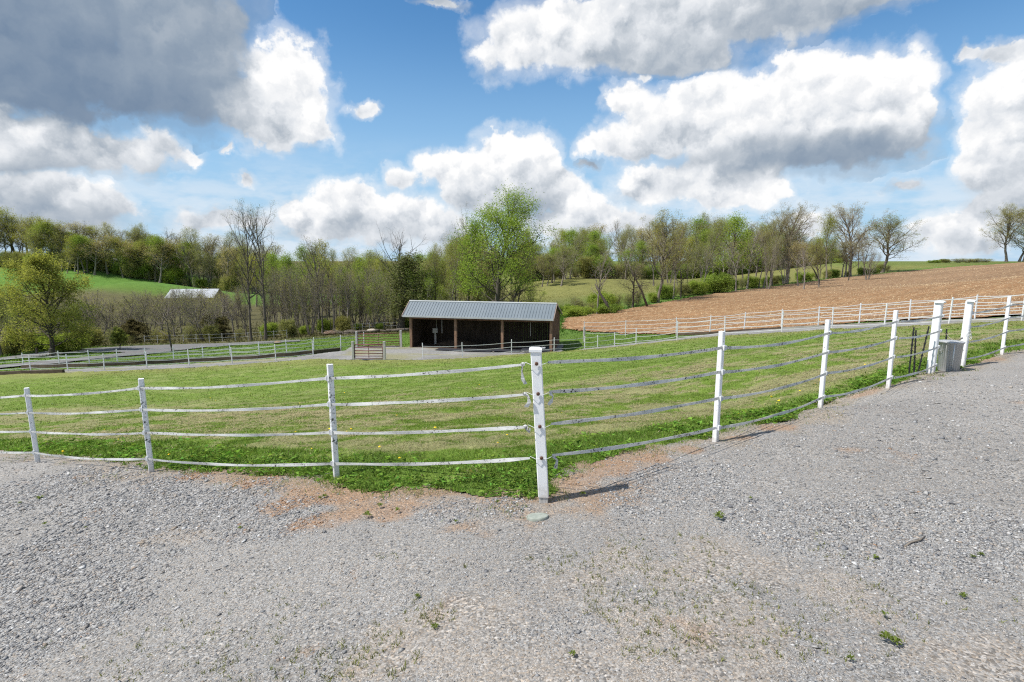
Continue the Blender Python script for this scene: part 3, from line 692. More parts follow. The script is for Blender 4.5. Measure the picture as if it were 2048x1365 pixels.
proto('yellow', 'barkdark', 'lf_yellow', seed=8, H=12, trunk=.25, first=.10, nl=(32, 8, 6, 3), ratio=(.42, .46, .5, .5), ang=(72, 46, 45, 45), trop=(.02, .10, .05, .03), upk=.8, leafn=2, leafs=.085, leafj=.5, leafp=.85)
proto('ivy', 'barkdark', 'lf_dark', seed=9, H=11, trunk=.3, first=.05, nl=(26, 6, 5), ratio=(.26, .5, .5), ang=(40, 45, 45), trop=(.02, .2, .1, .05), leafn=3, leafs=.08, leafj=.8)
proto('bare', 'barkpale', 'lf_tan', seed=10, H=13, trunk=.17, first=.28, nl=(15, 7, 5, 3), ratio=(.34, .46, .5, .5), ang=(44, 44, 42, 45), trop=(.02, .12, .07, .05), leafn=1, leafs=.045, leafp=.2, tip=.012)
proto('bare2', 'barkdark', 'lf_olive', seed=20, H=13, trunk=.17, first=.25, nl=(15, 7, 5, 3), ratio=(.40, .46, .5, .5), ang=(50, 45, 42, 45), trop=(.02, .09, .06, .04), wob=(.09, .15, .18, .2), leafn=1, leafs=.05, leafp=.3)
proto('thicket', 'barkpale', 'lf_olive', seed=12, H=8, trunk=.09, first=.25, nl=(11, 6, 4, 2), stems=6, ratio=(.28, .5, .5, .5), ang=(34, 38, 42, 45), trop=(.04, .14, .08, .05), leafn=1, leafs=.045, leafp=.18, tip=.012)
proto('thicket2', 'barkpale', 'lf_green', seed=13, H=8, trunk=.09, first=.2, nl=(11, 6, 4, 2), stems=5, ratio=(.30, .5, .5, .5), ang=(38, 40, 42, 45), trop=(.04, .12, .06, .03), leafn=1, leafs=.06, leafj=.5, leafp=.6)
proto('slim', 'barkdark', 'lf_olive', seed=14, H=14, trunk=.15, first=.45, nl=(10, 6, 4), ratio=(.22, .5, .5), ang=(40, 42, 45), trop=(.02, .14, .07, .04), leafn=2, leafs=.08, leafj=.6)
proto('arching', 'barkdark', 'lf_tan', seed=16, H=8, trunk=.2, first=.3, lean=(-.12, 0), nl=(15, 7, 6, 3), ratio=(.55, .46, .5, .5), ang=(66, 48, 45, 45), trop=(.02, .02, .0, .0), droop=.12, wob=(.1, .16, .2, .22), leafn=1, leafs=.045, leafp=.25)
proto('cedar', 'barkdark', 'lf_cedar', seed=18, H=5, trunk=.13, first=.03, nl=(36, 9, 5), ratio=(.52, .4, .4), ang=(70, 50, 45), trop=(0, .06, .03, .02), shape=2., leafn=4, leafs=.07, leafj=.22)
proto('sapling', 'barkdark', 'lf_yellow', seed=19, H=2.7, trunk=.05, first=.2, nl=(18, 7, 4), ratio=(.42, .4, .4), ang=(60, 50, 45), trop=(0, .08, .03, .02), shape=2., leafn=3, leafs=.07, leafj=.15)
proto('shrub', 'barkdark', 'lf_green', seed=21, H=2.4, trunk=.05, first=.05, nl=(14, 7, 4), stems=6, ratio=(.55, .55, .5), ang=(50, 45, 45), trop=(0, .06, .02, .0), wob=(.18, .2, .2, .2), leafn=2, leafs=.06, leafj=.35, leafp=.8)
proto('shrub2', 'barkdark', 'lf_olive', seed=22, H=2.4, trunk=.05, first=.05, nl=(14, 7, 4), stems=5, ratio=(.5, .5, .5), ang=(60, 45, 45), trop=(0, .03, .02, .0), leafn=2, leafs=.05, leafj=.3)
proto('brush', 'bark', 'lf_olive', seed=23, H=3, trunk=.035, first=.08, nl=(12, 7, 4), stems=6, ratio=(.42, .5, .5), ang=(45, 42, 45), trop=(0, .08, .03, .0), leafn=1, leafs=.05, leafp=.4)
NTREE = [0]
def tree(kind, name, pos, H, label, cat='tree', group=None, W=None, rz=None, lean=0.):
    mw, ml, h0, rad = PROTO[kind]; sz = H / h0; sx = sz if W is None else W / 2 / rad
    e = empty(name, tuple(pos), label, cat, group); e.scale = (sx, sx, sz)
    e.rotation_euler = (0, lean, random.uniform(0, 6.28) if rz is None else rz)
    for nm, me in (('trunk', mw), ('crown', ml)):
        if me is None: continue
        o = bpy.data.objects.new(nm, me); COL.objects.link(o); o.parent = e
    NTREE[0] += 1; return e
def tpx(kind, name, u, vtop, Y, label, cat='tree', group=None, wpx=None, dz=0., rz=None, lean=0.):
    p = P(u, vtop, Y); z = T(p[0], Y); H = max(.5, p[2] - z)
    return tree(kind, name, (p[0], Y, z + dz), H, label, cat, group, None if wpx is None else wpx * Y / F, rz, lean)
# -- single trees one can point at
tpx('yellow', 'tree', 80, 504, 60, 'round yellow-green tree by the drive, in new leaf, beside two short brown posts', wpx=152)
tpx('sapling', 'young_tree', 235, 655, 61, 'small young conical green tree on the grass between the two drives', wpx=34)
tpx('bare2', 'ornamental_tree', 335, 588, 62, 'small spreading tree with budding twigs at the fork of the drive', wpx=120)
tpx('twin', 'tall_tree', 483, 396, 75, 'tall nearly bare tree beyond the drive, its leftward crown thinly leafed', wpx=112, rz=0., lean=-.065)
tpx('twin2', 'tall_tree', 513, 396, 75.5, 'tall nearly bare tree beyond the drive with a long limb reaching to the right', wpx=118, rz=0., lean=.05)
tpx('bare', 'bare_tree', 632, 470, 88, 'grey bare tree with upswept twigs between the two tall trees and the slim one', wpx=105)
tpx('slim', 'slim_tree', 660, 482, 82, 'slim dark-stemmed tree with a small leafy tuft at its top', wpx=48)
tpx('dead', 'dead_tree', 782, 440, 88, 'leafless dark tree with forked limbs rising behind the gates', wpx=140)
tpx('ivy', 'ivy_tree', 797, 508, 82, 'dense dark ivy-covered tree just left of the shed roof', wpx=95)
tpx('bigleaf', 'maple_tree', 990, 378, 72, 'tallest bright green tree, towering behind the shed', wpx=190)
tpx('bare2', 'bare_tree', 935, 405, 84, 'thin bare grey tree at the shoulder of the tall bright green tree', wpx=62)
tpx('leafy2', 'tree', 930, 435, 76, 'light green tree filling in below and left of the tallest bright tree', wpx=95)
tpx('leafy3', 'tree', 1035, 455, 78, 'pale green tree half hidden behind the right side of the tallest bright tree', wpx=80)
tpx('arching', 'arching_tree', 1022, 515, 74, 'dark arching tree with low drooping limbs over the shed ridge', wpx=130)
tpx('bare', 'bare_tree', 1197, 497, 67, 'short grey bare tree at the lower corner of the ploughed field with broken limb', wpx=75)
tpx('arching', 'arching_tree', 1268, 520, 77, 'low dark arching tree at the field edge beside a leaning trunk', wpx=120)
tpx('oak2', 'oak_tree', 1322, 420, 83, 'tall pale-barked tree with wide budding crown at the field edge', wpx=125)
tpx('budding', 'tree', 1352, 455, 87, 'slender budding tree right behind the tall pale-barked one', wpx=70)
tpx('bare2', 'tree', 1366, 480, 88, 'tree with a dark forking trunk beside the round green bush', wpx=85)
tpx('budding', 'tree', 1412, 440, 96, 'olive budding tree growing directly above the round green bush', wpx=80)
tpx('leafy2', 'tree', 1462, 428, 102, 'brightest green tree of the hedgerow along the ploughed field', wpx=95)
tpx('bare', 'tree', 1502, 452, 106, 'grey twiggy tree just right of the brightest green hedgerow tree', wpx=70)
tpx('budding', 'tree', 1526, 440, 108, 'thin budding tree between the grey twiggy one and a big oak', wpx=60)
tpx('oak', 'oak_tree', 1552, 424, 112, 'rounded tan-budded oak, left one of the touching pair in the hedgerow', wpx=105)
tpx('oak', 'oak_tree', 1584, 404, 116, 'rounded tan-budded oak, taller one of the touching pair in the hedgerow', wpx=105, rz=2.)
tpx('bare2', 'tree', 1612, 468, 120, 'small dark bare tree right of the touching pair of oaks', wpx=55)
tpx('leafy3', 'tree', 1664, 428, 128, 'slim tree with a light green top standing before the last big oaks', wpx=60)
tpx('bare', 'tree', 1690, 480, 132, 'low twiggy tree under the last big oaks of the hedgerow', wpx=55)
tpx('oak', 'oak_tree', 1712, 404, 135, 'tall open-crowned oak near the top end of the hedgerow', wpx=115, rz=4.1)
tpx('bare2', 'tree', 1735, 470, 138, 'dark straight tree squeezed between the two last oaks', wpx=50)
tpx('oak2', 'oak_tree', 1775, 430, 146, 'broad dome-shaped oak ending the hedgerow on the hilltop', wpx=130, rz=1.)
tpx('oak2', 'oak_tree', 2028, 408, 175, 'wide spreading oak standing alone on the hilltop against the sky', wpx=92, rz=4.0)
tpx('oak', 'oak_tree', 2062, 415, 180, 'bare oak standing just behind the wide lone oak at the picture edge', wpx=90)
tpx('leafy3', 'tree', 2048, 450, 176, 'greenish tree crowding the wide lone oak on the hilltop', wpx=85)
tpx('cedar', 'cedar_tree', 268, 640, 80, 'brownish dark cedar between the young conical tree and the forked drive tree', wpx=72)
tpx('cedar', 'cedar_tree', 425, 625, 84, 'dark olive cedar left of the two tall bare trees', wpx=75)
tpx('leafy3', 'tree', -20, 545, 63, 'yellow-green tree cut off by the edge of the picture behind the far fence', wpx=110)
# leaning dead trunks at the hedgerow's low end
def leaning(pts, r, lab):
    e = empty('leaning_trunk', tuple(pts[0]), lab, 'dead trunk'); b = Vector(pts[0])
    MB().tube([Vector(p) - b for p in pts], [r, r * .85, r * .6, r * .3], 7).build('trunk', M['barkdark'], e, True)
    m = MB(); t = Vector(pts[2]) - b
    for k in range(5): m.tube([t, t + Vector((random.uniform(-.6, .6), random.uniform(-.3, .3), random.uniform(.2, .9)))], [.05, .015], 4)
    m.build('broken_limbs', M['barkdark'], e)
def lean_px(a, b2, Y, r, lab):
    p0 = P(a[0], a[1], Y); p1 = P(b2[0], b2[1], Y); p0[2] = T(p0[0], Y) - .2
    leaning([p0, p0 * .65 + p1 * .35 + [.1, 0, .15], p0 * .3 + p1 * .7, p1], r, lab)
lean_px((1222, 625), (1190, 568), 66, .22, 'dark leaning trunk with ragged broken end at the low end of the hedgerow')
lean_px((1296, 612), (1255, 522), 76, .17, 'long straight leaning trunk crossing the low arching tree')
lean_px((1640, 552), (1606, 505), 121, .15, 'leaning dead trunk above the bushes in the upper hedgerow')
# -- trees in the woods, which nothing sets apart within a kind
def wood(kinds, n, urange, yrange, vtop, group, labels, wpx=(40, 80), seed=1):
    rd = random.Random(seed)
    for i in range(n):
        k = rd.choice(kinds); u = urange[0] + (urange[1] - urange[0]) * (i + rd.random()) / n; Y = rd.uniform(*yrange)
        v = vtop(u) + rd.gauss(0, 9)
        nm, lab = labels[k]
        tpx(k, nm, u, v, Y, lab, 'tree', group, rd.uniform(*wpx))
def lerp(pts):
    xs = [p[0] for p in pts]; ys = [p[1] for p in pts]
    return lambda u: float(np.interp(u, xs, ys))
LB = lambda where: {'bare': ('bare_tree', 'grey leafless tree ' + where), 'bare2': ('bare_tree', 'dark bare tree ' + where), 'budding': ('tree', 'olive budding tree ' + where), 'oak': ('tree', 'tan budding tree ' + where),
      'oak2': ('tree', 'wide olive tree ' + where), 'budding2': ('tree', 'straight-stemmed brownish budding tree ' + where), 'leafy': ('tree', 'mid green leafy tree ' + where), 'leafy2': ('tree', 'bright green leafy tree ' + where), 'leafy3': ('tree', 'yellowish leafy tree ' + where),
      'thicket': ('sapling', 'grey many-stemmed sapling ' + where), 'thicket2': ('sapling', 'green-tinged many-stemmed sapling ' + where)}
hilltop = lerp([(-60,432),(0,434),(60,436),(130,446),(200,458),(280,462),(350,466),(420,476),(480,484),(520,500)])
H_ = 'in the wood on the far green hill'
wood(['budding','oak2','bare2','budding2','leafy3','bare'], 58, (-60, 540), (284, 306), hilltop, 'trees on the far hilltop', LB(H_), (50, 85), 3)
wood(['leafy','budding','budding2','leafy3','budding','leafy2','bare'], 52, (60, 510), (271, 287), lambda u: hilltop(u) + 24, 'trees on the far hilltop', LB(H_), (42, 70), 4)
wood(['bare','bare2','thicket','bare','thicket'], 24, (150, 490), (78, 112), lerp([(150,592),(300,590),(480,575)]), 'trees in the hollow', LB('in the hollow below the far hill'), (45, 85), 5)
wood(['thicket','bare','thicket','bare2'], 34, (110, 500), (112, 175), lerp([(110,600),(300,602),(500,580)]), 'trees in the hollow', LB('in the hollow below the far hill'), (32, 60), 55)
wood(['thicket','thicket2','leafy3','bare2'], 10, (-40, 150), (66, 90), lerp([(-40,560),(150,600)]), 'trees in the hollow', LB('in the hollow below the far hill'), (50, 90), 6)
wood(['thicket','bare','thicket','bare2','thicket','bare','thicket2'], 44, (525, 790), (80, 108), lerp([(525,545),(620,530),(700,535),(790,550)]), 'thicket beyond the gates', LB('in the thicket beyond the gates'), (38, 70), 7)
wood(['leafy2','budding','leafy','budding','leafy3'], 30, (490, 880), (140, 215), lerp([(490,505),(580,515),(660,505),(720,515),(880,515)]), 'trees behind the thicket', LB('far behind the thicket'), (45, 80), 8)
wood(['budding','leafy3','budding','thicket2','budding2','leafy2'], 22, (830, 985), (80, 100), lerp([(830,530),(870,495),(930,465),(985,500)]), 'trees behind the shed', LB('in the wood behind the shed'), (50, 85), 9)
wood(['budding','bare2','thicket2','thicket'], 12, (830, 1075), (76, 92), lerp([(830,580),(1000,560),(1075,570)]), 'trees behind the shed', LB('in the wood behind the shed'), (45, 75), 10)
rtop = lerp([(1040,500),(1100,490),(1130,470),(1200,455),(1250,458),(1300,452),(1360,438),(1450,440),(1550,455),(1640,475),(1690,510)])
M_ = 'in the wood beyond the meadow'
wood(['budding','leafy3','budding2','bare2','budding','oak2','leafy2','bare'], 52, (1040, 1690), (208, 240), rtop, 'trees beyond the meadow', LB(M_), (48, 85), 12)
wood(['leafy','leafy3','budding','leafy2','bare','budding2'], 38, (1050, 1680), (188, 206), lambda u: rtop(u) + 32, 'trees beyond the meadow', LB(M_), (42, 70), 13)
wood(['bare','bare2','budding','thicket','budding2'], 26, (1300, 1750), (92, 146), lerp([(1300,490),(1385,475),(1550,470),(1700,480),(1750,490)]), 'young trees in the hedgerow', LB('in the hedgerow above the ploughed field'), (35, 65), 14)
wood(['leafy','budding','leafy2','oak2'], 12, (1020, 1150), (150, 190), lerp([(1020,505),(1090,492),(1150,478)]), 'trees beyond the meadow', LB('in the wood beyond the meadow'), (48, 75), 66)
wood(['thicket','bare'], 10, (305, 470), (115, 170), lambda u: 583, 'trees in the hollow', LB('in the hollow below the far hill'), (36, 60), 77)
# -- shrubs
def shrubs(n, pts, kinds, hr, group, lab, seed, spread=1.5):
    rd = random.Random(seed)
    for i in range(n):
        t = (i + rd.random()) / n * (len(pts) - 1); k = min(int(t), len(pts) - 2); f = t - k
        u = pts[k][0] * (1 - f) + pts[k + 1][0] * f; Y = pts[k][1] * (1 - f) + pts[k + 1][1] * f + rd.uniform(-spread, spread)
        q = at(u, Y); kd = rd.choice(kinds)
        tree(kd, 'shrub', q, rd.uniform(*hr), lab[kd], 'shrub', group)
SL = lambda w: {'shrub': 'leafy green shrub ' + w, 'shrub2': 'olive straggling shrub ' + w, 'brush': 'bare twiggy bush ' + w, 'thicket2': 'tall green-tinged bush ' + w}
shrubs(34, [(1130,66),(1200,71),(1300,83),(1400,98),(1500,110),(1600,124),(1700,139),(1770,149)], ['shrub','shrub','shrub2','brush'], (1.2, 2.8), 'shrubs at the hedgerow foot', SL('at the foot of the hedgerow'), 1)
shrubs(30, [(-30,66),(60,68),(150,72),(300,76),(420,80),(560,82),(700,84),(820,86),(900,86)], ['shrub','shrub2','brush','brush'], (1.0, 2.6), 'undergrowth at the wood edge', SL('in the undergrowth along the wood edge'), 2, 3.)
shrubs(60, [(1050,192),(1200,192),(1350,192),(1500,192),(1670,200)], ['brush','shrub2','shrub','thicket2','thicket2'], (4., 8.), 'bushes beyond the meadow', SL('along the wood beyond the meadow'), 3, 3.)
shrubs(60, [(-30,290),(100,282),(200,280),(300,277),(480,272)], ['thicket2','brush','shrub2','shrub','thicket2'], (4., 9.), 'bushes below the hill wood', SL('under the trees on the far hill'), 4, 2.)
tpx('shrub', 'bush', 1432, 545, 96, 'large round flowering green bush in the middle of the hedgerow', 'bush', None, 62)
tpx('shrub', 'bush', 1395, 560, 93, 'smaller green bush touching the large round one in the hedgerow', 'bush', None, 38)
tpx('shrub', 'bush', 1215, 607, 67, 'low green bush beside the ragged leaning trunk', 'bush', None, 50)
tpx('shrub', 'bush', 1155, 612, 64, 'low dense bush nearest the shed at the start of the hedgerow', 'bush', None, 55)
tpx('shrub', 'bush', 130, 665, 64, 'bright green bush beneath the round yellow-green tree', 'bush', None, 70)
tpx('shrub', 'bush', 1868, 520, 200, 'small round green bush on the skyline of the field', 'bush', None, 20)
tpx('shrub2', 'bush', 1891, 518, 232, 'greyish bush next to the round one on the skyline', 'bush', None, 22)
for u in (1918, 1936, 1953, 1970): tpx('brush', 'bush', u, 517, 232, 'bare twiggy bush on the field skyline', 'bush', 'bare bushes on the skyline', 26)
# ------------------------------------------------------------------ near tape fence
def vec(p): return Vector((float(p[0]), float(p[1]), float(p[2])))
def sag(a, b, n, s, seed=0, amp=.006):
    rd = random.Random(seed); a, b = Vector(a), Vector(b); out = []
    w = [rd.uniform(-1, 1) for _ in range(6)]
    for i in range(n + 1):
        t = i / n; p = a.lerp(b, t); p.z -= 4 * s * t * (1 - t); p.z += amp * sum(w[k] * math.sin((k + 1) * 3.14159 * t) / (k + 1) for k in range(6)); out.append(p)
    return out
HT = [.21, .57, .89, 1.18]
class Post: pass
def near_post(fence, u, v, Y, H, w, m, ang, lab=None, lean=(0, 0)):
    p = Post(); b = P(u, v, Y); p.base = vec(b); p.H = H; p.w = w; p.lean = lean; p.ang = ang
    M4 = Matrix.Rotation(ang, 4, 'Z')
    o = MB().post(w, -.35, H, w * .12, M4, lean).build('post', m, fence, loc=p.base - fence.location)
    if lab: o['label'] = lab
    p.o = o; return p
def on(p, h, side=None):
    return p.base + Vector((p.lean[0] * h, p.lean[1] * h, h))
def clips(p, hs, off):
    for h in hs:
        m = MB(); q = Vector((p.lean[0] * h, p.lean[1] * h, h)) + off; d = off.normalized(); t = Vector((-d.y, d.x, 0))
        Mx = Matrix.Translation(q) @ Matrix((( t.x, d.x, 0, 0), (t.y, d.y, 0, 0), (0, 0, 1, 0), (0, 0, 0, 1)))
        m.box((-.016, -.012, -.03), (.016, .014, .03), Mx); m.box((-.024, .014, -.027), (-.016, .020, .027), Mx); m.box((.016, .014, -.027), (.024, .020, .027), Mx); m.tube([Mx @ Vector((0, .012, -.034)), Mx @ Vector((0, .012, .034))], .006, 6)
        m.build('insulator', M['clip'], p.o)
def tape_run(fence, A, B, ha, hb, off, s, seed, m=None, w=.04, a_in=0., b_in=0., n=22):
    for k in range(len(ha)):
        a = on(A, ha[k]) + off; b = on(B, hb[k]) + off; d = (b - a).normalized(); a = a + d * a_in; b = b - d * b_in
        pts = [q - fence.location for q in sag(a, b, n, s * (1.25 if k == 0 else 1), seed * 7 + k)]
        rd = random.Random(seed * 31 + k); ph = rd.uniform(0, 6); tw = [.16 * math.sin(ph + i * .3) + .10 * math.sin(ph * 2 + i * .8) for i in range(n + 1)]
        wd = [w * (.86 + .14 * math.sin(ph + i * .6)) for i in range(n + 1)]
        if a_in: wd[0] *= .55; wd[1] *= .85
        if b_in: wd[-1] *= .55; wd[-2] *= .85
        MB().ribbon(pts, w, .0022, tw, wd).build('tape', m or M['tape'], fence)
Cb = P(1087, 1004, 4.7)
fa = empty('tape_fence', tuple(Cb), 'white tape fence with mildewed posts running between the low lawn edge and corner post', 'fence', 'electric tape fences by the drive')
La = R(28)
# corner post: vinyl sleeve over a timber stub, with cap and four bolts
pc = Post(); pc.base = vec(Cb); pc.H = 1.42; pc.ang = R(-4); pc.lean = (-.058, 0)
Mc = Matrix.Rotation(pc.ang, 4, 'Z')
pc.o = MB().post(.094, .06, 1.385, .007, Mc, pc.lean).build('corner_post', M['vinyl'], fa)
MB().post(.082, -.3, .06, .004, Mc).build('timber_stub', M['oldpost'], pc.o)
cp = MB(); Mcap = Mc @ Matrix.Translation((-.058 * 1.385, 0, 0))
cp.box((-.055, -.055, 1.375), (.055, .055, 1.398), Mcap); cp.box((-.052, -.052, 1.398), (.052, .052, 1.408), Mcap, .7); cp.build('cap', M['vinyl'], pc.o)
HCn = [.43, .717, 1.01, 1.275]
for h in HCn:
    q = Mc @ Vector((.004, -.0505, h)); q.x += pc.lean[0] * h
    MB().lathe([(.0165, 0), (.0165, .006), (.012, .012), (.006, .014)], 12, Matrix.Translation(q) @ Matrix.Rotation(R(90), 4, 'X')).build('bolt', M['bolt'], pc.o)
    w = MB(); w.tube([q + Vector((0, -.006, 0)), q + Vector((-.05, -.01, -.006)), q + Vector((-.10, .012, .012))], .0022, 4)
    w.tube([q + Vector((0, -.006, 0)), q + Vector((.05, -.008, -.004)), q + Vector((.10, .03, .006))], .0022, 4); w.build('wire_tie', M['clip'], pc.o)
L = [near_post(fa, *a) for a in [(674,961,5.9,1.33,.062,M['mildew_post'],La,'post black-speckled with mildew from top to foot',(-.01,0)),
     (304,946,7.1,1.30,.062,M['mildew_post'],La,None,(-.012,0)), (77,928,8.8,1.30,.062,M['white_post'],La,None,(-.016,0)), (-170,908,10.9,1.30,.062,M['white_post'],La)]]
od = Vector((-math.sin(La), -math.cos(La), 0)) * -1
od = Vector((-.45, -.9, 0)).normalized() * .036
for p in L: clips(p, HT, od * .95)
o2 = od * 1.25
tape_run(fa, pc, L[0], HCn, HT, Vector((0, -.045, 0)), .02, 1, a_in=.115, w=.035)
for i in range(3): tape_run(fa, L[i], L[i + 1], HT, HT, o2, .035, 2 + i, w=.035)
# loose tape ends knotted beside the corner post
def tail(pts, parent, w=.034, m=None):
    MB().ribbon([vec(q) for q in pts], w, .002, [.5 * math.sin(i * 1.3) for i in range(len(pts))]).build('tape_end', m or M['tape'], parent)
for h, dl in ((1.275, [(-.12,0,-.01),(-.125,-.01,-.07),(-.118,-.02,-.13),(-.10,-.01,-.17),(-.085,0,-.165)]), (1.01, [(-.12,0,0),(-.085,-.02,-.02),(-.075,-.03,-.07),(-.095,-.02,-.11),(-.115,-.02,-.105)]), (.717, [(-.13,0,-.005),(-.11,-.02,-.03),(-.09,-.02,-.05),(-.085,0,-.02)])):
    tail([(a - .058 * h, b - .03, h + c2) for a, b, c2 in dl], fa)
    MB().lathe([(.004, -.012), (.018, -.006), (.02, .006), (.006, .014)], 8, Matrix.Translation((dl[0][0] + .005 - .058 * h, -.03, h - .004))).build('knot', M['tape'], fa)
tail([(.05, .01, 1.0), (.075, .02, .97), (.06, .0, .93), (.035, -.01, .9)], fa); tail([(.09, .02, .42), (.12, .02, .38), (.105, .01, .31)], fa)
# right-hand run to the gateway
fb = empty('tape_fence', tuple(P(1430, 888, 6.4)), 'tape fence with shaded grey straps climbing from corner post to the metal bin', 'fence', 'electric tape fences by the drive')
Ra = R(36)
Rp = [near_post(fb, *a) for a in [(1430,888,6.4,1.37,.060,M['white_post'],Ra,None,(.01,0)), (1640,820,8.1,1.37,.060,M['white_post'],Ra,None,(.012,0)), (1776,778,9.3,1.36,.060,M['white_post'],Ra,None,(.006,0))]]
p4 = near_post(fb, 1860, 750, 10.7, 1.44, .125, M['vinyl'], Ra, 'thick square gate post with cap', (.03, .0)); Rp.append(p4)
def cap(p, w):
    Mx = Matrix.Translation((p.lean[0] * p.H, p.lean[1] * p.H, 0)) @ Matrix.Rotation(p.ang, 4, 'Z'); m = MB(); h = w / 2
    m.box((-h, -h, p.H - .012), (h, h, p.H + .014), Mx); m.box((-h * .95, -h * .95, p.H + .014), (h * .95, h * .95, p.H + .024), Mx, .7); m.build('cap', M['vinyl'], p.o)
cap(p4, .148)
ofr = Vector((.6, -.8, 0)) * .042
for p in Rp[:3]: clips(p, HT, Vector((.6, -.8, 0)) * .034)
clips(p4, HT, Vector((.6, -.8, 0)) * .070)
tape_run(fb, pc, Rp[0], HCn, HT, Vector((.01, -.02, 0)), .03, 11, a_in=.12)
tape_run(fb, Rp[0], Rp[1], HT, HT, ofr, .05, 12); tape_run(fb, Rp[1], Rp[2], HT, HT, ofr, .045, 13); tape_run(fb, Rp[2], Rp[3], HT, HT, Vector((.6, -.8, 0)) * .08, .03, 14)
fc = empty('tape_fence', tuple(P(1921, 738, 11.4)), 'short tape fence beyond the metal bin, starting at a post hung with chain', 'fence', 'electric tape fences by the drive')
p5 = near_post(fc, 1921, 738, 11.4, 1.43, .12, M['vinyl'], Ra, 'thick leaning gate post with cap', (.045, .0)); cap(p5, .142)
p6 = near_post(fc, 2003, 712, 12.5, 1.37, .062, M['white_post'], Ra, None, (.02, 0)); p7 = near_post(fc, 2085, 690, 14.2, 1.37, .062, M['white_post'], Ra); p8 = near_post(fc, 2200, 668, 16.5, 1.37, .062, M['white_post'], Ra)
for p in (p6, p7, p8): clips(p, HT, Vector((.6, -.8, 0)) * .034)
clips(p5, HT, Vector((.8, .2, 0)) * .075)
tape_run(fc, p5, p6, HT, HT, Vector((.05, -.03, 0)), .03, 21, a_in=.05); tape_run(fc, p6, p7, HT, HT, ofr, .03, 22); tape_run(fc, p7, p8, HT, HT, ofr, .03, 23)
# chains on the gateway post
m = MB(); q = on(p5, .86) + Vector((-.03, -.085, 0)); rd = random.Random(4); pts = []
for loop in range(3):
    for k in range(9): a = k / 9 * 6.283; pts.append(q + Vector((.045 * math.sin(a) + .012 * loop, -.006 * loop, -.09 - .10 * math.cos(a) * (1 - .2 * loop) - .04 * loop)))
m.tube(pts, .0042, 5).build('hanging_chain', M['clip'])
tag(bpy.data.objects['hanging_chain'], 'grey chain looped over the leaning gate post', 'chain')
# galvanised bin
bp = P(1896, 744, 11.05); bn = empty('metal_bin', (bp[0], bp[1], T(bp[0], bp[1]) + .02), 'galvanised metal dustbin standing in the gateway between two thick white posts', 'dustbin')
prof = [(.195, 0), (.20, .012), (.222, .60), (.232, .605), (.232, .622), (.222, .628)]
bn.scale = (.9, .9, .95)
MB().lathe(prof, 40).build('bin_body', M['galv'], bn, True)
m = MB()
for k in range(30):
    a = k / 30 * 6.283 + .1; m.tube([Vector((.199 * math.cos(a), .199 * math.sin(a), .04)), Vector((.2175 * math.cos(a), .2175 * math.sin(a), .57))], .0035, 6)
m.build('ribs', M['galv'], bn, True)
a = R(-112); m = MB(); m.tube([Vector((.205 * math.cos(a), .205 * math.sin(a), .01)), Vector((.228 * math.cos(a), .228 * math.sin(a), .6))], .011, 6); m.build('seam', M['seam'], bn, True)
MB().lathe([(.238, .618), (.246, .624), (.246, .640), (.238, .648), (.20, .640), (.19, .650), (.03, .658)], 40).build('bin_lid', M['galv'], bn, True)
for sx in (-1, 1):
    m = MB(); m.tube([Vector((sx * .222, -.06, .47)), Vector((sx * .262, -.05, .455)), Vector((sx * .27, 0, .45)), Vector((sx * .262, .05, .455)), Vector((sx * .222, .06, .47))], .006, 6); m.build('bin_handle', M['galv'], bn, True)
# black stakes
ST = [((1819,737),(1828,655),'black plastic fence stake leaning on the tape, leftmost of three together'), ((1829,743),(1832,661),'black plastic fence stake, upright middle one of three together'),
      ((1836,731),(1858,653),'black plastic fence stake leaning steeply against the gate post'), ((1889,735),(1893.5,658),'black plastic fence stake standing behind the metal bin')]
for (ub, vb), (ut, vt), lab in ST:
    Y = 10.55 if ub < 1850 else 11.7
    p0 = P(ub, vb, Y); p0[2] = T(p0[0], Y) - .05; p1 = P(ut, vt, Y + .05); d = vec(p1) - vec(p0); e = empty('stake', tuple(p0), lab, 'stake')
    MB().tube([Vector((0, 0, 0)), d], .0135, 6).build('shaft', M['black'], e)
    m = MB()
    for k in range(7): t = .22 + .11 * k; m.tube([d * t, d * (t + .022)], .021, 6)
    m.build('clip_lugs', M['black'], e)
# rusty chain from the stake to the gate post
a = vec(P(1893, 668, 11.7)); b = vec(P(1925, 675, 11.4)); pts = sag(a, b, 14, .10, 3)
o = MB().tube(pts, .008, 5).build('slack_chain', M['rust']); tag(o, 'slack rusty chain strung between the stake behind the bin and the gate post', 'chain')
# pale green valve cover
vp = G(1075, 1037); o = MB().lathe([(.135, -.05), (.138, .022), (.132, .028), (.10, .031), (.04, .033), (.0001, .033)], 36).build('valve_cover', M['lid'], None, True, (vp[0], vp[1], vp[2] + .004)); o.rotation_euler = (R(-11), -math.atan((T(vp[0] + .2, vp[1]) - T(vp[0] - .2, vp[1])) / .4), 0); o.scale = (.68, .68, .7); tag(o, 'pale green round plastic lid set in the gravel at the corner post', 'lid')
# stick
g = G(1832, 1095); o = MB().tube([Vector((-.13, -.06, 0)), Vector((-.05, -.01, .006)), Vector((.04, .02, .008)), Vector((.13, .09, .004))], [.006, .007, .006, .003], 6).build('stick', M['bark'], None, True, (g[0], g[1], g[2] + .035)); tag(o, 'small dry stick lying on the coarse gravel', 'stick')
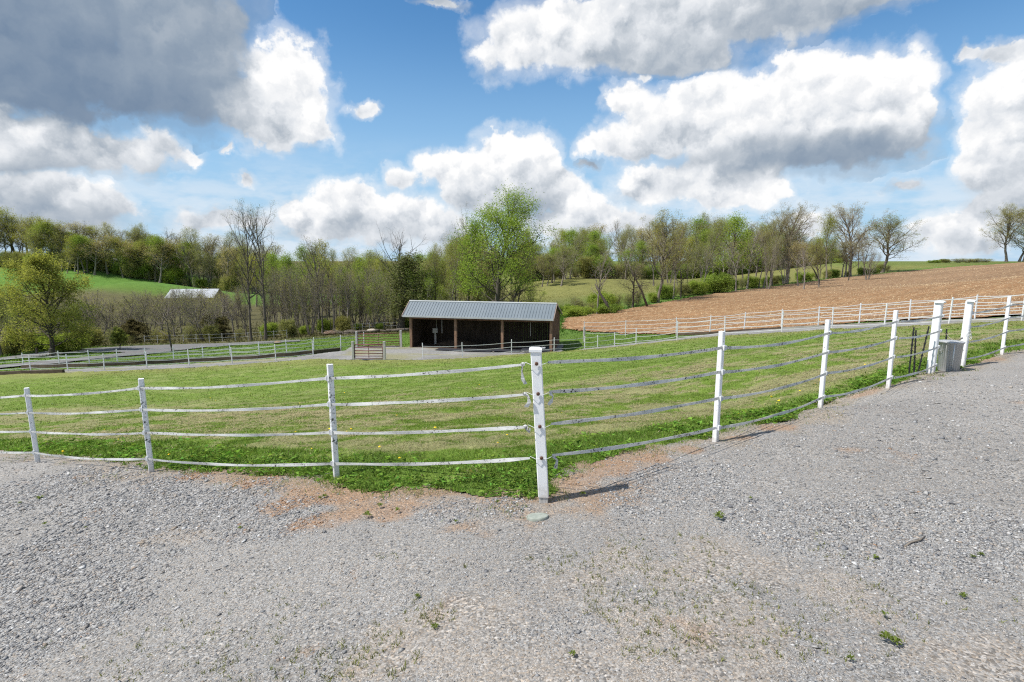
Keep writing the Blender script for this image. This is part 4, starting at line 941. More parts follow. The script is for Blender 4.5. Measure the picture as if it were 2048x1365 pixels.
# ------------------------------------------------------------------ far tape fences
def far_fence(name, label, posts, hs, Hs, mats, group, sagv=.05, w=.03, extra=()):
    e = empty(name, tuple(posts[0]), label, 'fence', group); b0 = Vector(posts[0])
    for i, p in enumerate(posts):
        q = Vector(p) - b0; H = Hs[i] if isinstance(Hs, (list, tuple)) else Hs
        rd = random.Random(i * 3 + len(posts)); MB().post(.055, -.3, H, .006, None, (rd.gauss(0, .012), rd.gauss(0, .012))).build('post', mats[0], e, loc=q)
    for i in range(len(posts) - 1):
        for k, h in enumerate(hs):
            a = Vector(posts[i]) - b0 + Vector((0, -.035, h)); b = Vector(posts[i + 1]) - b0 + Vector((0, -.035, h))
            MB().ribbon(sag(a, b, 8, sagv * (1 + .3 * math.sin(i * 2 + k)), i * 5 + k, .01), w, .003).build('tape', mats[1], e)
    return e
FM = (M['far_post'], M['far_tape'])
def gl(px, dy=0):
    out = []
    for u, v in px: g = G(u, v); x = g[0]; y = g[1] + dy; out.append((x, y, T(x, y) + .03))
    return out
FH = [.30, .58, .85, 1.10]
left_f = gl([(-15,748),(62,745),(136,744.5),(209,743),(294,738),(379,733.5),(465,729.5),(552,724),(627,716)])
far_fence('tape_fence', 'front one of two far white tape fences ending at the small red gate', left_f, FH, 1.22, FM, 'white tape fences of the far track')
left_b = [(x * 1.005 + .3, y + 3.2, T(x * 1.005 + .3, y + 3.2) + .05) for x, y, z in gl([(-30,748),(44,745),(108,744),(168,742),(229,740),(290,737),(353,734),(412,731),(473,729),(532,724),(590,719),(649,712),(700,704)])]
far_fence('tape_fence', 'rear one of two far white tape fences, above the dark timber edging', left_b, FH, 1.22, FM, 'white tape fences of the far track')
shed_f = gl([(769.5,722),(846,719),(925,718),(1023,711.5),(1108,706.5),(1169,702),(1195,699.5),(1229,695.5),(1272,691.5),(1354,682)])
far_fence('tape_fence', 'three-strand white tape fence passing in front of the open shed', shed_f[1:], [.27, .58, .90], [1.12]*3 + [1.05, 1., 1., 1.05, 1.2, 1.3], FM, 'white tape fences of the far track')
e0 = Vector(shed_f[0])
right_f = gl([(1354,682),(1449,673),(1563,667.5),(1664,660),(1768,657.5),(1897,651.5),(2043,646.5)]) + [(27.5, 20., T(27.5, 20.) + .03)]
far_fence('tape_fence', 'inner white tape fence of the upper track between lawn and gravel lane', right_f, [.22, .52, .84, 1.16], 1.26, FM, 'white tape fences of the far track')
def rb(u, v, Y): p = P(u, v, Y); return (p[0], Y, T(p[0], Y) + .04)
right_b = [rb(1168, 698, 46), rb(1250, 690, 44), rb(1352, 680, 41.), rb(1419, 672, 38.5), rb(1488, 657, 37), rb(1562, 660, 35.3), rb(1636, 657, 33.8), rb(1718, 649, 32), rb(1818, 645, 29.7), rb(1949, 641, 27), rb(2100, 632, 24.5)]
far_fence('tape_fence', 'outer thin white tape fence of the upper track along the ploughed field', right_b, [.3, .6, .9, 1.2], 1.28, FM, 'white tape fences of the far track')
# timber edging boards beside the tracks
def edging(pts, h, m, label, th=.09, group=None):
    e = MB(); b0 = Vector(pts[0])
    for i in range(len(pts) - 1):
        a = Vector(pts[i]) - b0; b = Vector(pts[i + 1]) - b0; d = b - a; d.z = 0; L_ = d.length; d.normalize()
        n = max(1, round(L_ / 2.5))
        for k in range(n):
            q = a.lerp(b, k / n); q2 = a.lerp(b, (k + 1) / n); an = math.atan2(d.y, d.x); mid = (q + q2) / 2; LL = (q2 - q).length
            Mx = Matrix.Translation(mid) @ Matrix.Rotation(an, 4, 'Z') @ Matrix.Rotation(-math.asin(max(-1, min(1, (q2.z - q.z) / LL))), 4, 'Y')
            e.box((-LL / 2 + .006, -th / 2, -.3), (LL / 2 - .006, th / 2, h), Mx)
    o = e.build('timber_edging', m, None, loc=b0); tag(o, label, 'edging', group)
def offs(pts, dx, dy): return [(x + dx, y + dy, T(x + dx, y + dy)) for x, y, z in pts]
edging(offs(left_b[:12], 0, -.14), .26, M['timber'], 'dark timber edging holding the bank along the rear far fence', .12)
edging([tuple(G(-60, 754)), tuple(G(0, 752)), tuple(G(128, 748))], .30, M['timber'], 'short thick dark timber kerb at the lower end of the gravel track', .2)
edging(offs(right_b[2:6], 0, -.12), .16, M['timber'], 'dark timber board under the bend of the outer upper fence')
edging(offs(right_b[5:], 0, -.12), .14, M['greyboard'], 'weathered grey board under the outer fence beside the ploughed field')
# gates and their posts
def gate(pa, pb, H, label, rails=6):
    a, b = Vector(pa), Vector(pb); e = empty('tube_gate', pa, label, 'gate'); d = b - a; L_ = d.length; u = d / L_; m = MB()
    c0, c1 = u * .12, u * (L_ - .12); z0 = .14
    for i in range(rails):
        z = z0 + (H - z0) * (i / (rails - 1)) ** 1.12; m.tube([c0 + Vector((0, 0, z)), c1 + Vector((0, 0, z))], .03, 6)
    m.build('rails', M['redsteel'], e, True)
    m = MB()
    for q in (c0, c1): m.tube([q + Vector((0, 0, z0)), q + Vector((0, 0, H))], .026, 6)
    m.build('gate_frame', M['redsteel'], e, True)
    m = MB(); q = (c0 + c1) / 2; m.box((q.x - .02, q.y - .012, z0), (q.x + .02, q.y + .012, H)); m.build('brace', M['redsteel'], e)
    m = MB()
    for z in (.35, H - .2): m.tube([Vector((0, 0, z)), c0 + Vector((0, 0, z))], .012, 5)
    m.build('hinge', M['black'], e)
def gpost(p, H, w, lab):
    e = MB().post(w, -.4, H, w * .1).build('gate_post', M['oldpost'], None, loc=Vector(p)); tag(e, lab, 'post')
g1a, g1b = gl([(706.8, 722), (769.5, 722)]); gpost(g1a, 1.32, .16, 'weathered white timber post at the hinge of the small front gate'); gpost(g1b, 1.32, .16, 'weathered white timber post at the latch of the small front gate')
gate(g1a, g1b, 1.08, 'small rust-red tube gate in front, closing the track entrance')
Yg = 45.; q1 = P(714, 697, Yg); q2 = P(802.6, 698, 44.2); g2a = (q1[0], Yg, T(q1[0], Yg)); g2b = (q2[0], 44.2, T(q2[0], 44.2))
gpost(g2a, 1.38, .17, 'weathered white timber post at the left end of the wide rear gate'); gpost(g2b, 1.42, .17, 'weathered white timber post between the wide rear gate and the shed')
gate(g2a, g2b, 1.18, 'wide rust-red tube gate behind, beside the shed')
gp = at(1168, 44.5); gpost(gp, 1.15, .16, 'weathered thick timber post in the fence right of the shed')
# dark short posts by the yellow-green tree, wire fences at the wood edge
for u, v, lab in ((74, 709, 'short dark brown post beside the trunk of the round yellow-green tree'), (103, 716, 'short thick reddish-brown post at the edge of the drive')):
    g = G(u, v); o = MB().post(.26 if u > 80 else .2, -.2, .95 if u > 80 else .75, .03).build('short_post', M['barkdark'], None, loc=Vector(g)); tag(o, lab, 'post')
def wire_fence(label, us, Ys, H=1.15):
    pts = [at(us[0] + (us[1] - us[0]) * i / 11, Ys[0] + (Ys[1] - Ys[0]) * i / 11) for i in range(12)]
    e = empty('wire_fence', tuple(pts[0]), label, 'fence'); b0 = vec(pts[0])
    for p in pts: MB().post(.07, -.2, H, .008).build('post', M['oldpost'], e, loc=vec(p) - b0)
    for h in (.55, 1.05):
        m = MB()
        m.ribbon([vec(p) - b0 + Vector((0, -.05, h)) for p in pts], .022, .01); m.build('rail', M['far_tape'], e)
wire_fence('pale two-rail fence beyond the drive under the two tall bare trees', (290, 575), (75, 77))
wire_fence('thin pale fence line at the wood edge behind the wide gate', (655, 812), (86, 84))
# logs, stones and brush heaped at the wood edge
rd = random.Random(9)
for i in range(16):
    u = 690 + i * 8.2 + rd.uniform(-2, 2); p = at(u, 78 + rd.uniform(-1, 1)); r = rd.uniform(.14, .26); l = rd.uniform(.8, 1.8); a = rd.gauss(.0, .35)
    o = MB().tube([Vector((-l / 2 * math.cos(a), -l / 2 * math.sin(a), r)), Vector((0, 0, r * 1.1)), Vector((l / 2 * math.cos(a), l / 2 * math.sin(a), r * .95))], [r, r * .95, r * .85], 9).build('log', M['barkdark'], None, True, vec(p))
    tag(o, 'dark log lying in the row along the wood edge behind the gates', 'log', 'logs along the wood edge')
for u, s, lab, mt in ((662, .62, 'tan rounded boulder lying left of the log row', 'logend'), (746, .6, 'whitish boulder lying on the log row', 'stonewall'), (556, .34, 'small brown stone heap on the grass below the two tall trees', 'logend')):
    p = at(u, 78 if u > 600 else 66); m = MB(); prof = [(s * .5, -.1), (s * 1.05, .12), (s * 1.1, s * .35), (s * .8, s * .7), (s * .3, s * .85)]; m.lathe(prof, 12); rr = random.Random(u)
    m.v = [Vector((q.x * rr.uniform(.85, 1.15) * 1.5, q.y * rr.uniform(.85, 1.15), q.z * rr.uniform(.9, 1.1))) for q in m.v]
    tag(m.build('boulder', M[mt], None, True, vec(p)), lab, 'boulder')
rd = random.Random(5); p = at(735, 77.5); m = MB()
for k in range(46):
    a = Vector((rd.gauss(0, 1.1), rd.gauss(0, .5), rd.uniform(0, .35))); d = Vector((rd.uniform(-1, 1), rd.gauss(0, .3), rd.uniform(.05, .45))); m.tube([a, a + d * rd.uniform(.5, 1.3)], [.03, .008], 4)
tag(m.build('brush_pile', M['bark'], None, loc=vec(p) + Vector((-3.2, -.8, 0))), 'heap of grey cut brush at the wood edge', 'brush pile')
# ------------------------------------------------------------------ the open-fronted shed
sh = empty('run_in_shed', tuple(SHED_O), 'dark timber three-bay open shed with a grey ribbed metal roof', 'shed', None, SANG)
Ls, Ds, He, Hr, Yr = SLEN, 3.5, 2.56, 3.62, 1.15
def part(name, mb, mt, sm=False): return mb.build(name, M[mt], sh, sm)
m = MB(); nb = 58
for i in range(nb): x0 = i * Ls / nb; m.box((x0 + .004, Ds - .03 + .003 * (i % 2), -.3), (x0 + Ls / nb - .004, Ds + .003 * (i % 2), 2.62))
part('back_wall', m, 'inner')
def side(x0, name, mt, out):
    m = MB(); n = 17
    for i in range(n):
        y0 = .11 + (Ds - .15) * i / n; y1 = .11 + (Ds - .15) * (i + 1) / n; f = lambda y: (He + .02 + (Hr - He) * (y + .25) / (Yr + .25) if y < Yr else Hr - (Hr - 2.66) * (y - Yr) / (Ds + .2 - Yr)) - .08
        b = len(m.v); t = .03; xo = x0 + (.003 if i % 2 else 0) * out
        for x in (xo, xo + t * out):
            for (y, z) in ((y0 + .003, -.3), (y1 - .003, -.3), (y1 - .003, f(y1)), (y0 + .003, f(y0))): m.v.append(Vector((x, y, z)))
        m.f += [tuple(b + k for k in q) for q in ((0,1,2,3),(7,6,5,4),(0,4,5,1),(1,5,6,2),(2,6,7,3),(3,7,4,0))]
    return part(name, m, mt)
side(Ls - .02, 'side_wall', 'siding', 1); side(.02, 'side_wall', 'siding', -1)
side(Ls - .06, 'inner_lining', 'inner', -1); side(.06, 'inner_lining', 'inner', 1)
for k in range(4):
    x = .1 + (Ls - .2) * k / 3; m = MB().post(.20, -.4, He - .02, .01); m.v = [v + Vector((x, .1, 0)) for v in m.v]; part('support_post', m, 'shedpost')
part('header_beam', MB().box((.02, .03, He - .24), (Ls - .02, .08, He + .02)), 'siding')
m = MB()
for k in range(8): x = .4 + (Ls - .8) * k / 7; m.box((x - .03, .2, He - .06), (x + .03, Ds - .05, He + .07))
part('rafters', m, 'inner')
# roof: two slopes of ribbed metal
def slope(y0, z0, y1, z1, name):
    m = MB(); xl, xr = -.42, Ls + .12; d = Vector((0, y1 - y0, z1 - z0)); L_ = d.length; d.normalize(); nrm = Vector((0, -d.z, d.y)); 
    if nrm.z < 0: nrm = -nrm
    def sl(xa, xb, ta, tb, n0, n1):
        b = len(m.v)
        for nn in (n0, n1):
            for x, t in ((xa, ta), (xb, ta), (xb, tb), (xa, tb)): m.v.append(Vector((x, y0, z0)) + d * t + nrm * nn)
        m.f.extend([tuple(b + k for k in q) for q in ((3,2,1,0),(4,5,6,7),(0,1,5,4),(1,2,6,5),(2,3,7,6),(3,0,4,7))])
    sl(xl, xr, 0, L_, 0, .03); n = 52
    for i in range(n + 1):
        x = xl + .03 + (xr - xl - .06) * i / n; sl(x - .017, x + .017, .01, L_ - .01, .0305, .058)
    return part(name, m, 'roofmetal')
slope(-.28, He + .0, Yr, Hr, 'roof'); slope(Ds + .22, 2.64, Yr, Hr, 'roof')
part('ridge_cap', MB().tube([Vector((-.44, Yr, Hr + .035)), Vector((Ls + .14, Yr, Hr + .035))], .075, 8), 'rooftrim')
part('eave_trim', MB().box((-.43, -.345, He - .07), (Ls + .13, -.29, He + .055)), 'rooftrim')
def rake(x0, x1):
    m = MB(); b = len(m.v)
    for x in (x0, x1):
        for y, z in ((-.35, He - .05), (Yr, Hr - .07), (Ds + .24, 2.58), (Ds + .24, 2.70), (Yr, Hr + .06), (-.35, He + .08)): m.v.append(Vector((x, y, z)))
    m.f += [(5,4,1,0),(4,3,2,1),(6,7,10,11),(7,8,9,10)] + [(k, (k + 1) % 6, (k + 1) % 6 + 6, k + 6) for k in range(6)]
    part('rake_trim', m, 'raketrim')
rake(-.48, -.44); rake(Ls + .14, Ls + .18)
for x in (2.55, 9.8): part('hanging_conduit', MB().tube([Vector((x, .6, He + .3)), Vector((x, .6, 1.15))], .022, 6), 'paleplastic')
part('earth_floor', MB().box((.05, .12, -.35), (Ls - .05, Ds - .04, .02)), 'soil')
for cx, cy, rx, h, lab in ((3.2, 2.4, 1.9, .42, 'mound of dark bedding heaped against the shed back wall, left bay'), (7.2, 2.6, 2.4, .3, 'low spread of dark bedding on the shed floor, middle bays')):
    m = MB(); rr = random.Random(3); n = 14
    prof = [(1., -.05), (.8, .35), (.5, .75), (.2, .97), (.02, 1)]; m.lathe(prof, 20); m.v = [Vector((v.x * rx * rr.uniform(.92, 1.08), v.y * .8 * rr.uniform(.92, 1.08), max(-.02, v.z * h * rr.uniform(.85, 1.15)))) for v in m.v]
    wx, wy = shedw(cx, cy); tag(m.build('bedding_heap', M['soil'], None, True, Vector((wx, wy, SHED_O[2] + .02))), lab, 'bedding heap')
# waterer, mats, bucket
wx, wy = shedw(1.45, 1.9); e = empty('water_post', (wx, wy, SHED_O[2]), 'pale water post with a box on top inside the left bay of the shed', 'water post')
MB().post(.16, 0, 1.0, .01).build('pedestal', M['paleplastic'], e); MB().box((-.2, -.14, .98), (.2, .14, 1.38)).build('box', M['paleplastic'], e); MB().tube([Vector((.1, 0, 1.38)), Vector((.1, 0, 2.4))], .02, 6).build('pipe', M['paleplastic'], e)
for k in range(4):
    x0 = 2.6 + k * 2.25; m = MB().box((0, 0, 0), (2.2, .95, .03)); wx, wy = shedw(x0, -1.05)
    zz = max(T(*shedw(x0 + a, -1.05 + b)) for a in (0, 1.1, 2.2) for b in (0, .95))
    o = m.build('rubber_mat', M['mat'], None, loc=Vector((wx, wy, zz + .09))); o.rotation_euler = (0, 0, SANG)
    tag(o, 'dark rubber mat laid on the gravel along the shed front', 'mat', 'rubber mats before the shed')
wx, wy = shedw(11.0, -.35); e = empty('bucket', (wx, wy, T(wx, wy) + .08), 'small white bucket by the right front post of the shed', 'bucket')
MB().lathe([(.11, 0), (.15, .3), (.155, .3), (.15, .29), (.11, .02)], 16).build('pail', M['far_tape'], e, True); MB().tube([Vector((.15 * math.cos(a), 0, .3 + .14 * math.sin(a))) for a in np.linspace(0, 3.14, 9)], .005, 5).build('bail', M['clip'], e)
# ------------------------------------------------------------------ farm buildings in the valley and on the hill
def barn(name, u, v, Y, L_, W, H, Hr_, label, rz, wall, roof):
    q = at(u, Y, v); e = empty(name, tuple(q), label, 'barn', None, rz); m = MB()
    m.box((-L_ / 2, -W / 2, -1), (L_ / 2, W / 2, H))
    b = len(m.v)
    for x in (-L_ / 2, L_ / 2): m.v += [Vector((x, -W / 2 + .01, H)), Vector((x, W / 2 - .01, H)), Vector((x, 0, Hr_ - .12))]
    m.f += [(b, b + 1, b + 2), (b + 5, b + 4, b + 3)]; m.build('wall', M[wall], e)
    m = MB()
    for s in (-1, 1):
        b = len(m.v)
        for dz in (0, .12):
            for x, y, z in ((-L_ / 2 - .5, s * (W / 2 + .5), H - .25), (L_ / 2 + .5, s * (W / 2 + .5), H - .25), (L_ / 2 + .5, 0, Hr_), (-L_ / 2 - .5, 0, Hr_)): m.v.append(Vector((x, y, z + dz)))
        m.f += [tuple(b + k for k in q) for q in ((3,2,1,0),(4,5,6,7),(0,1,5,4),(1,2,6,5),(2,3,7,6),(3,0,4,7))]
    m.build('roof', M[roof], e)
    for i in range(4):
        x = -L_ / 2 + L_ * (i + .6) / 4.3; MB().box((x - .6, -W / 2 - .06, H * .35), (x + .6, -W / 2 + .02, H * .72)).build('window', M['mat'], e)
    MB().box((-1.6, -W / 2 - .05, -.5), (1.6, -W / 2 + .015, H * .8)).build('door', M['timber'], e)
barn('barn', 392, 598, 195, 15, 10, 1.6, 4.2, 'long barn with a white metal roof in the valley below the green hill', R(8), 'barnwall', 'whiteroof')
barn('farmhouse', 232, 535, 286, 12, 8, 3.0, 4.8, 'low pale-roofed house half hidden in the wood on the far hill', R(-4), 'barnwall', 'whiteroof')
# ------------------------------------------------------------------ dandelions and weeds
def dande_mesh():
    m = MB(); m.tube([Vector((0, 0, 0)), Vector((.004, 0, .05))], .0015, 4); st = len(m.v)
    b = len(m.v); n = 14
    for ring, (r, z) in enumerate(((.006, .048), (.022, .056), (.014, .066), (.001, .07))):
        for j in range(n): a = 6.283 * j / n; rr = r * (1.15 if (j % 2 and ring == 1) else 1); m.v.append(Vector((.004 + rr * math.cos(a), rr * math.sin(a), z)))
    for i in range(3):
        for j in range(n): q = b + i * n; m.f.append((q + j, q + (j + 1) % n, q + (j + 1) % n + n, q + j + n))
    return m
d0 = dande_mesh().build('dandelion', M['yellow']); DL = 'yellow dandelion flower dotting the grass inside the fence'
spots = [(800,928),(935,905),(995,896),(1355,857),(1242,903),(1258,903),(1600,790),(1556,812),(1552,815),(1560,810),(695,872),(225,893),(400,846),(430,806),(460,808),(600,812),(210,865),(140,868),(795,892),(840,880),(1900,700),(1630,775),(1730,737),(1640,770),(960,775),(500,790),(540,800),(420,800),(470,825),(690,790),(700,870),(760,905)]
rd = random.Random(8)
while len(spots) < 52:
    u = rd.uniform(0, 1750); v = rd.uniform(752, 930)
    g = G(u, v)
    if inpoly(LAWN, np.array([g[0]]), np.array([g[1]]))[0] and g[1] < 20: spots.append((u, v))
for i, (u, v) in enumerate(spots):
    g = G(u, v); o = d0 if i == 0 else d0.copy()
    if i: COL.objects.link(o)
    s = (.75 if g[1] < 8 else 1.05) * rd.uniform(.6, 1.1); o.location = (g[0], g[1], g[2] + .045); o.scale = (s, s, s * .9); o.rotation_euler = (rd.gauss(0, .25), rd.gauss(0, .25), rd.uniform(0, 6))
    tag(o, DL, 'flower', 'dandelions in the lawn')
def weed_mesh(seed, n=16, r=.07, h=.05):
    rr = np.random.default_rng(seed); V = []; Fq = []; C3 = []
    for i in range(n):
        a = rr.uniform(0, 6.28); l = r * rr.uniform(.5, 1.2); w = l * .16; up = h * rr.uniform(.2, 1.1); d = np.array([math.cos(a), math.sin(a), 0]); s = np.array([-d[1], d[0], 0]) * w; b = len(V)
        V += [d * .006, d * l * .55 + s + [0, 0, up], d * l + [0, 0, up * .55], d * l * .55 - s + [0, 0, up]]; Fq.append((b, b + 1, b + 2, b + 3)); C3 += [np.array([.12, .16, .035]) * rr.uniform(.6, 1.5)] * 4
    return np_mesh('weed', np.array(V), np.array(Fq), np.array(C3))
wm = [weed_mesh(s, 26) for s in range(4)]
for m_ in wm: m_.materials.append(M['blade'])
W_ = [(80,1003,1.2),(40,1012,.7),(90,1055,.8),(172,1063,.5),(480,1065,.6),(650,1000,.9),(735,1038,1.3),(760,1020,1.),(795,1028,.8),(995,1012,.7),(1165,996,1.),(1438,1042,1.5),(912,1052,.6),(690,970,1.3),(720,962,1.2),(640,1004,.8),(1500,1005,.5),(1945,1125,.6),(1772,1290,1.2),(1790,1298,1.),(1750,1127,.7),(1700,1330,.6),(1960,1120,.7),(1925,1205,.8),(1768,1240,.6),(1145,1322,.6),(870,1266,.8),(835,1205,.7)]
for i, (u, v, s) in enumerate(W_):
    g = G(u, v); o = bpy.data.objects.new('weed', wm[i % 4]); COL.objects.link(o); o.location = (g[0], g[1], g[2] + .035); o.scale = (s * .5,) * 3; o.rotation_euler = (0, 0, i)
    tag(o, 'small green weed growing through the gravel', 'weed', 'weeds in the gravel drive')
def seedlings():
    n = 1700; u = rng.normal(1000, 420, n); v = rng.uniform(1080, 1370, n); VV = []
    X, Yy = [], []
    d = np.array([raydir(a, b) for a, b in zip(u, v)]); tt = (HC - .05) / -d[:, 2]; x = d[:, 0] * tt; y = d[:, 1] * tt
    k = fbm(x * 1.7, y * 1.7, 23, 4) > .52; x, y = x[k], y[k]
    x = np.repeat(x, 5) + rng.normal(0, .010, 5 * len(x)); y = np.repeat(y, 5) + rng.normal(0, .010, len(x)); n = len(x)
    cc = np.array([[.19, .20, .07]]) * rng.uniform(.55, 1.4, (n, 1)); z = terr(x, y) + .02 + gmicro(x, y)
    v3, f3, c3 = blades(x, y, z, .028 * rng.uniform(.5, 1.3, n), .005 * rng.uniform(.7, 1.4, n), cc, 1.)
    return np_mesh('seedlings', v3, f3, c3)
tag(link('grass_seedlings', seedlings(), M['blade']), kind='stuff', label='tiny grass seedlings sprouting through the gravel', cat='grass')
# ------------------------------------------------------------------ sky and light
SUN_EL, SUN_AZ = R(57), math.atan2(-1., -.30)          # azimuth measured from +Y towards +X
sd = Vector((math.sin(SUN_AZ) * math.cos(SUN_EL), math.cos(SUN_AZ) * math.cos(SUN_EL), math.sin(SUN_EL)))
sun = bpy.data.objects.new('sun', bpy.data.lights.new('sun', 'SUN')); COL.objects.link(sun)
sun.data.energy = 4.6; sun.data.angle = R(.55); sun.data.color = (1., .955, .89)
sun.rotation_euler = (-sd).to_track_quat('-Z', 'Y').to_euler(); sun.location = (0, 0, 60)
w = bpy.data.worlds.new('World'); sc.world = w; w.use_nodes = True; nt = NT(w.node_tree); nt.n.clear()
sky = nt('ShaderNodeTexSky', sky_type='NISHITA', sun_disc=False, sun_elevation=SUN_EL, sun_rotation=SUN_AZ, air_density=1.0, dust_density=.6, ozone_density=2.5, altitude=150)
d = nt.vec('NORMALIZE', nt('ShaderNodeTexCoord').outputs['Generated'])
sp = nt('ShaderNodeSeparateXYZ', {0: d})
az = nt.math('ARCTAN2', sp.outputs[0], sp.outputs[1]); el = nt.math('ARCSINE', sp.outputs[2])
# wobble the outline by noise before measuring distance to the cloud banks
n1 = nt.noise(d, 8., 3, .5, out=1); n2 = nt.noise(d, 34., 4, .6, out=1)
wob = nt.vec('ADD', nt.vec('MULTIPLY', nt.vec('SUBTRACT', n1, (.5, .5, .5)), (.12, .08, 0)), nt.vec('MULTIPLY', nt.vec('SUBTRACT', n2, (.5, .5, .5)), (.036, .032, 0)))
ae = nt('ShaderNodeCombineXYZ', {0: az, 1: el}).outputs[0]
q = nt.vec('ADD', ae, wob)
def azel(u, v):
    dd = raydir(u, v); dd = dd / np.linalg.norm(dd); return math.atan2(dd[0], dd[1]), math.asin(dd[2])
CL = [ # u, v, half width, half height, brightness at top, at base, softness
 (60,100,430,185,.48,.41),(400,90,140,160,.58,.50),(300,170,150,90,.52,.42),(260,20,170,90,.58,.50),(590,170,95,105,1.,.86),(540,235,110,60,.86,.70),(610,225,70,55,.95,.85),(480,215,80,60,.66,.62),
 (40,285,210,65,.92,.55),(210,300,150,55,.85,.62),(60,400,160,65,.80,.56),(170,405,115,48,.88,.62),(100,440,150,40,.6,.62),
 (755,218,28,17,.9,.85),(485,345,26,16,.8,.8),(370,313,20,15,.85,.85),(615,113,14,12,.8,.8),(450,286,16,8,.75,.75),
 (700,405,85,55,1.,.72),(790,425,100,52,.95,.66),(640,425,85,36,.88,.78),(430,440,120,30,.78,.74),(850,450,95,38,.85,.68),(740,462,170,30,.74,.68),(810,352,48,28,.95,.85),
 (1015,335,92,72,1.02,.85),(915,335,65,48,1.,.85),(960,385,90,50,.95,.66),(1060,390,95,55,.80,.52),(1125,395,50,48,1.02,.86),(1165,425,85,36,.95,.78),(1130,450,110,30,.8,.72),
 (1120,70,160,95,.98,.80),(1300,60,260,110,.84,.62),(1350,130,140,42,.72,.58),(1560,10,240,75,.72,.58),(1720,-25,170,60,.72,.6),
 (1600,205,185,105,1.04,.78),(1720,195,130,95,1.04,.74),(1800,215,95,115,1.04,.66),(1500,225,120,85,1.,.8),(1400,250,160,70,.98,.72),(1255,215,52,36,.98,.86),(1190,288,50,30,1.,.88),(1300,285,130,45,.92,.74),
 (1610,300,260,62,.66,.48),(1480,325,180,50,.70,.55),(1420,368,180,44,.90,.74),(1440,400,150,28,.96,.80),(1545,388,42,26,1.,.9),
 (2055,200,125,115,1.,.80),(1995,300,100,72,.98,.78),(2050,330,110,80,.86,.72),(1962,108,22,26,.8,.75),(2025,105,58,34,.82,.7),(2000,425,110,38,.78,.74),(1890,452,95,38,.92,.76),(1930,492,130,24,.82,.76),(1780,378,34,12,.7,.68),
 (1250,440,60,22,.9,.8),(1640,445,40,20,.9,.8),(900,8,40,10,.7,.7),(1290,177,14,14,.9,.85),(1180,330,26,9,.6,.6)]
acc = None                      # running sums: brightness x weight, weight, eighth power of the field
for u, v, ru, rv, bt, bb in CL:
    a0, e0 = azel(u, v); a1, e1 = azel(u + ru * .5, v); a2, e2 = azel(u, v - rv * .5); ra = abs(a1 - a0) * 2; re = abs(e2 - e0) * 2
    qq = q if acc is None else nt('ShaderNodeVectorMath', {0: acc, 1: (1e-9,) * 3, 2: q}, operation='MULTIPLY_ADD').outputs[0]
    p = nt.vec('MULTIPLY', nt.vec('SUBTRACT', qq, (a0, e0, 0)), (1 / ra, 1 / re, 0))
    f = nt.math('MULTIPLY', nt.math('SUBTRACT', 1.06, nt.vec('LENGTH', p, out=1)), min(1., .35 + .65 * min(ru, rv) / 60))
    br = nt.mr(nt('ShaderNodeSeparateXYZ', {0: p}).outputs[1], -.75, .55, bb + .05, bt, 'LINEAR')
    wt = nt.math('POWER', nt.math('MAXIMUM', nt.math('ADD', f, .12), .0005), 2.2)
    f8 = nt.math('POWER', nt.math('MAXIMUM', nt.math('ADD', f, .6), .001), 8.)
    cv = nt('ShaderNodeCombineXYZ', {0: nt.math('MULTIPLY', br, wt), 1: wt, 2: f8}).outputs[0]
    acc = cv if acc is None else nt.vec('ADD', acc, cv)
sa = nt('ShaderNodeSeparateXYZ', {0: acc}).outputs
bright = nt.math('DIVIDE', sa[0], sa[1]); fld = nt.math('SUBTRACT', nt.math('POWER', sa[2], .125), .6)
# billows: noise compared with itself a little towards the sun gives the lit and shaded sides of each puff
def puff(v_):
    a = nt('ShaderNodeTexVoronoi', {'Vector': v_, 'Scale': 24.}, feature='F1').outputs[0]
    b = nt.noise(v_, 13., 6, .54)
    return nt.math('ADD', nt.math('MULTIPLY', nt.math('SUBTRACT', .5, a), .42), nt.math('SUBTRACT', b, .5))
dw = nt.vec('ADD', d, nt.vec('MULTIPLY', nt.vec('SUBTRACT', n2, (.5, .5, .5)), (.05, .05, .05)))
pf = puff(dw); pf2 = puff(nt.vec('ADD', dw, (-.012, -.003, .018)))
dens = nt.math('ADD', nt.math('ADD', fld, .02), nt.math('MULTIPLY', pf, .70))
alpha = nt.mr(nt.math('DIVIDE', dens, nt.mr(bright, .45, .85, .46, .25)), .0, 1.)
alpha = nt.math('MAXIMUM', alpha, nt.mr(dens, -.20, .14, 0., .40))
rel = nt.math('MULTIPLY', nt.math('SUBTRACT', pf, pf2), .62)
soft = nt.mr(bright, .44, .90, .20, 1.)
edge = nt.mr(dens, .0, .5, .07, 0.)
lum = nt.math('ADD', nt.math('ADD', bright, nt.math('MULTIPLY', rel, soft)), nt.math('MULTIPLY', edge, soft))
lum = nt.math('MINIMUM', nt.math('MAXIMUM', lum, .2), 1.08)
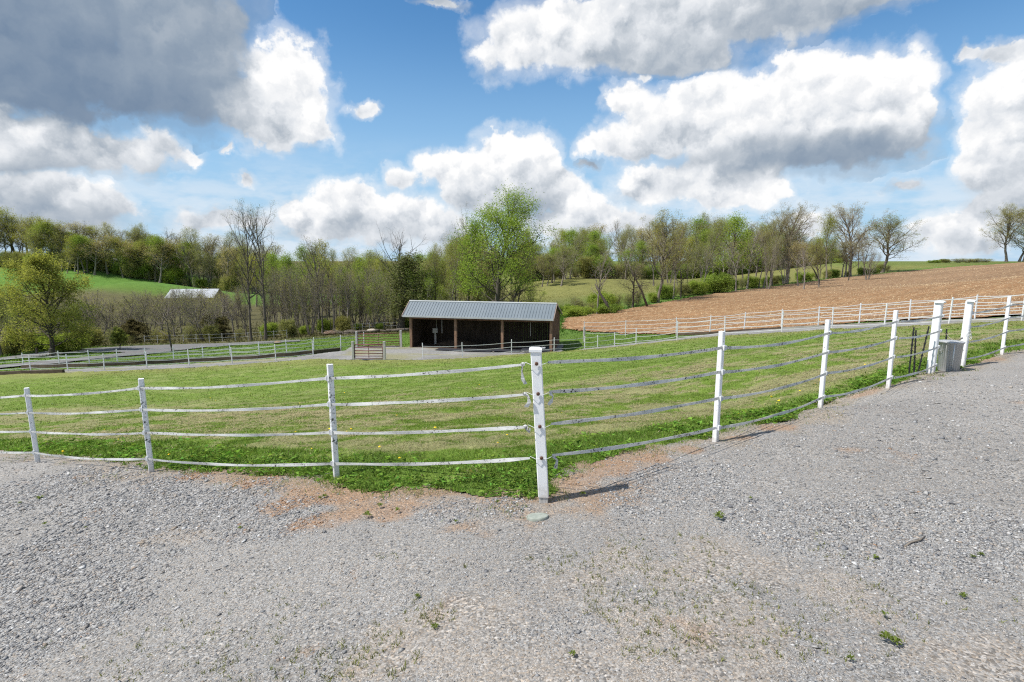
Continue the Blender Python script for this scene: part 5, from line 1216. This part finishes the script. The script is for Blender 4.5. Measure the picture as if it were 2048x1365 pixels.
ccol = nt.ramp(lum, [(.30, (.10, .16, .26)), (.42, (.165, .24, .355)), (.56, (.30, .37, .46)), (.70, (.50, .55, .61)), (.85, (.76, .79, .83)), (1., (.98, .98, .98))])
CLOUD_K, SKY_K = .75, .089
# paler air near the horizon, with thin veil cloud in it
skyc = nt.mix(1., sky.outputs[0], (.60, 1.0, 1.20), 'MULTIPLY')
skys = nt.vec('SCALE', skyc); nt.n[-1].inputs['Scale'].default_value = SKY_K
skys = nt.mix(nt.mr(el, .42, -.02, 0., .92), skys, (.31, .47, .635))
veil = nt.math('MULTIPLY', nt.mr(el, .22, .03), nt.mr(nt.noise(nt.vec('MULTIPLY', d, (1, 1, 3.0)), 7., 5, .6), .38, .62, .08, .92))
skys = nt.mix(veil, skys, (.56, .62, .68))
# broken cloud over the rest of the sky, overhead and behind
rest = nt.math('MAXIMUM', nt.mr(el, .52, .68), nt.mr(nt.math('ABSOLUTE', az), .95, 1.15))
skys = nt.mix(nt.math('MULTIPLY', rest, nt.mr(nt.noise(d, 3.2, 4, .55), .42, .58, 0., .85)), skys, (.56, .58, .60))
ccol = nt.mix(1., ccol, (CLOUD_K,) * 3, 'MULTIPLY')
fin = nt.mix(nt.math('MULTIPLY', alpha, nt.mr(el, -.02, .01)), skys, ccol)
bg = nt('ShaderNodeBackground', {'Color': fin, 'Strength': 1.0}); nt.l.new(bg.outputs[0], nt('ShaderNodeOutputWorld').inputs[0])
w.cycles.sampling_method = 'NONE'
# ------------------------------------------------------------------ render settings
sc.view_settings.view_transform = 'Standard'; sc.view_settings.look = 'None'; sc.view_settings.gamma = 1; sc.view_settings.exposure = 0.45
try: sc.view_settings.use_curve_mapping = False
except Exception: pass
cy = sc.cycles; cy.max_bounces = 5; cy.diffuse_bounces = 3; cy.glossy_bounces = 2; cy.transmission_bounces = 3; cy.transparent_max_bounces = 4
cy.use_adaptive_sampling = True; cy.adaptive_threshold = .02; cy.caustics_reflective = False; cy.caustics_refractive = False
cy.use_denoising = False; cy.filter_width = 1.2
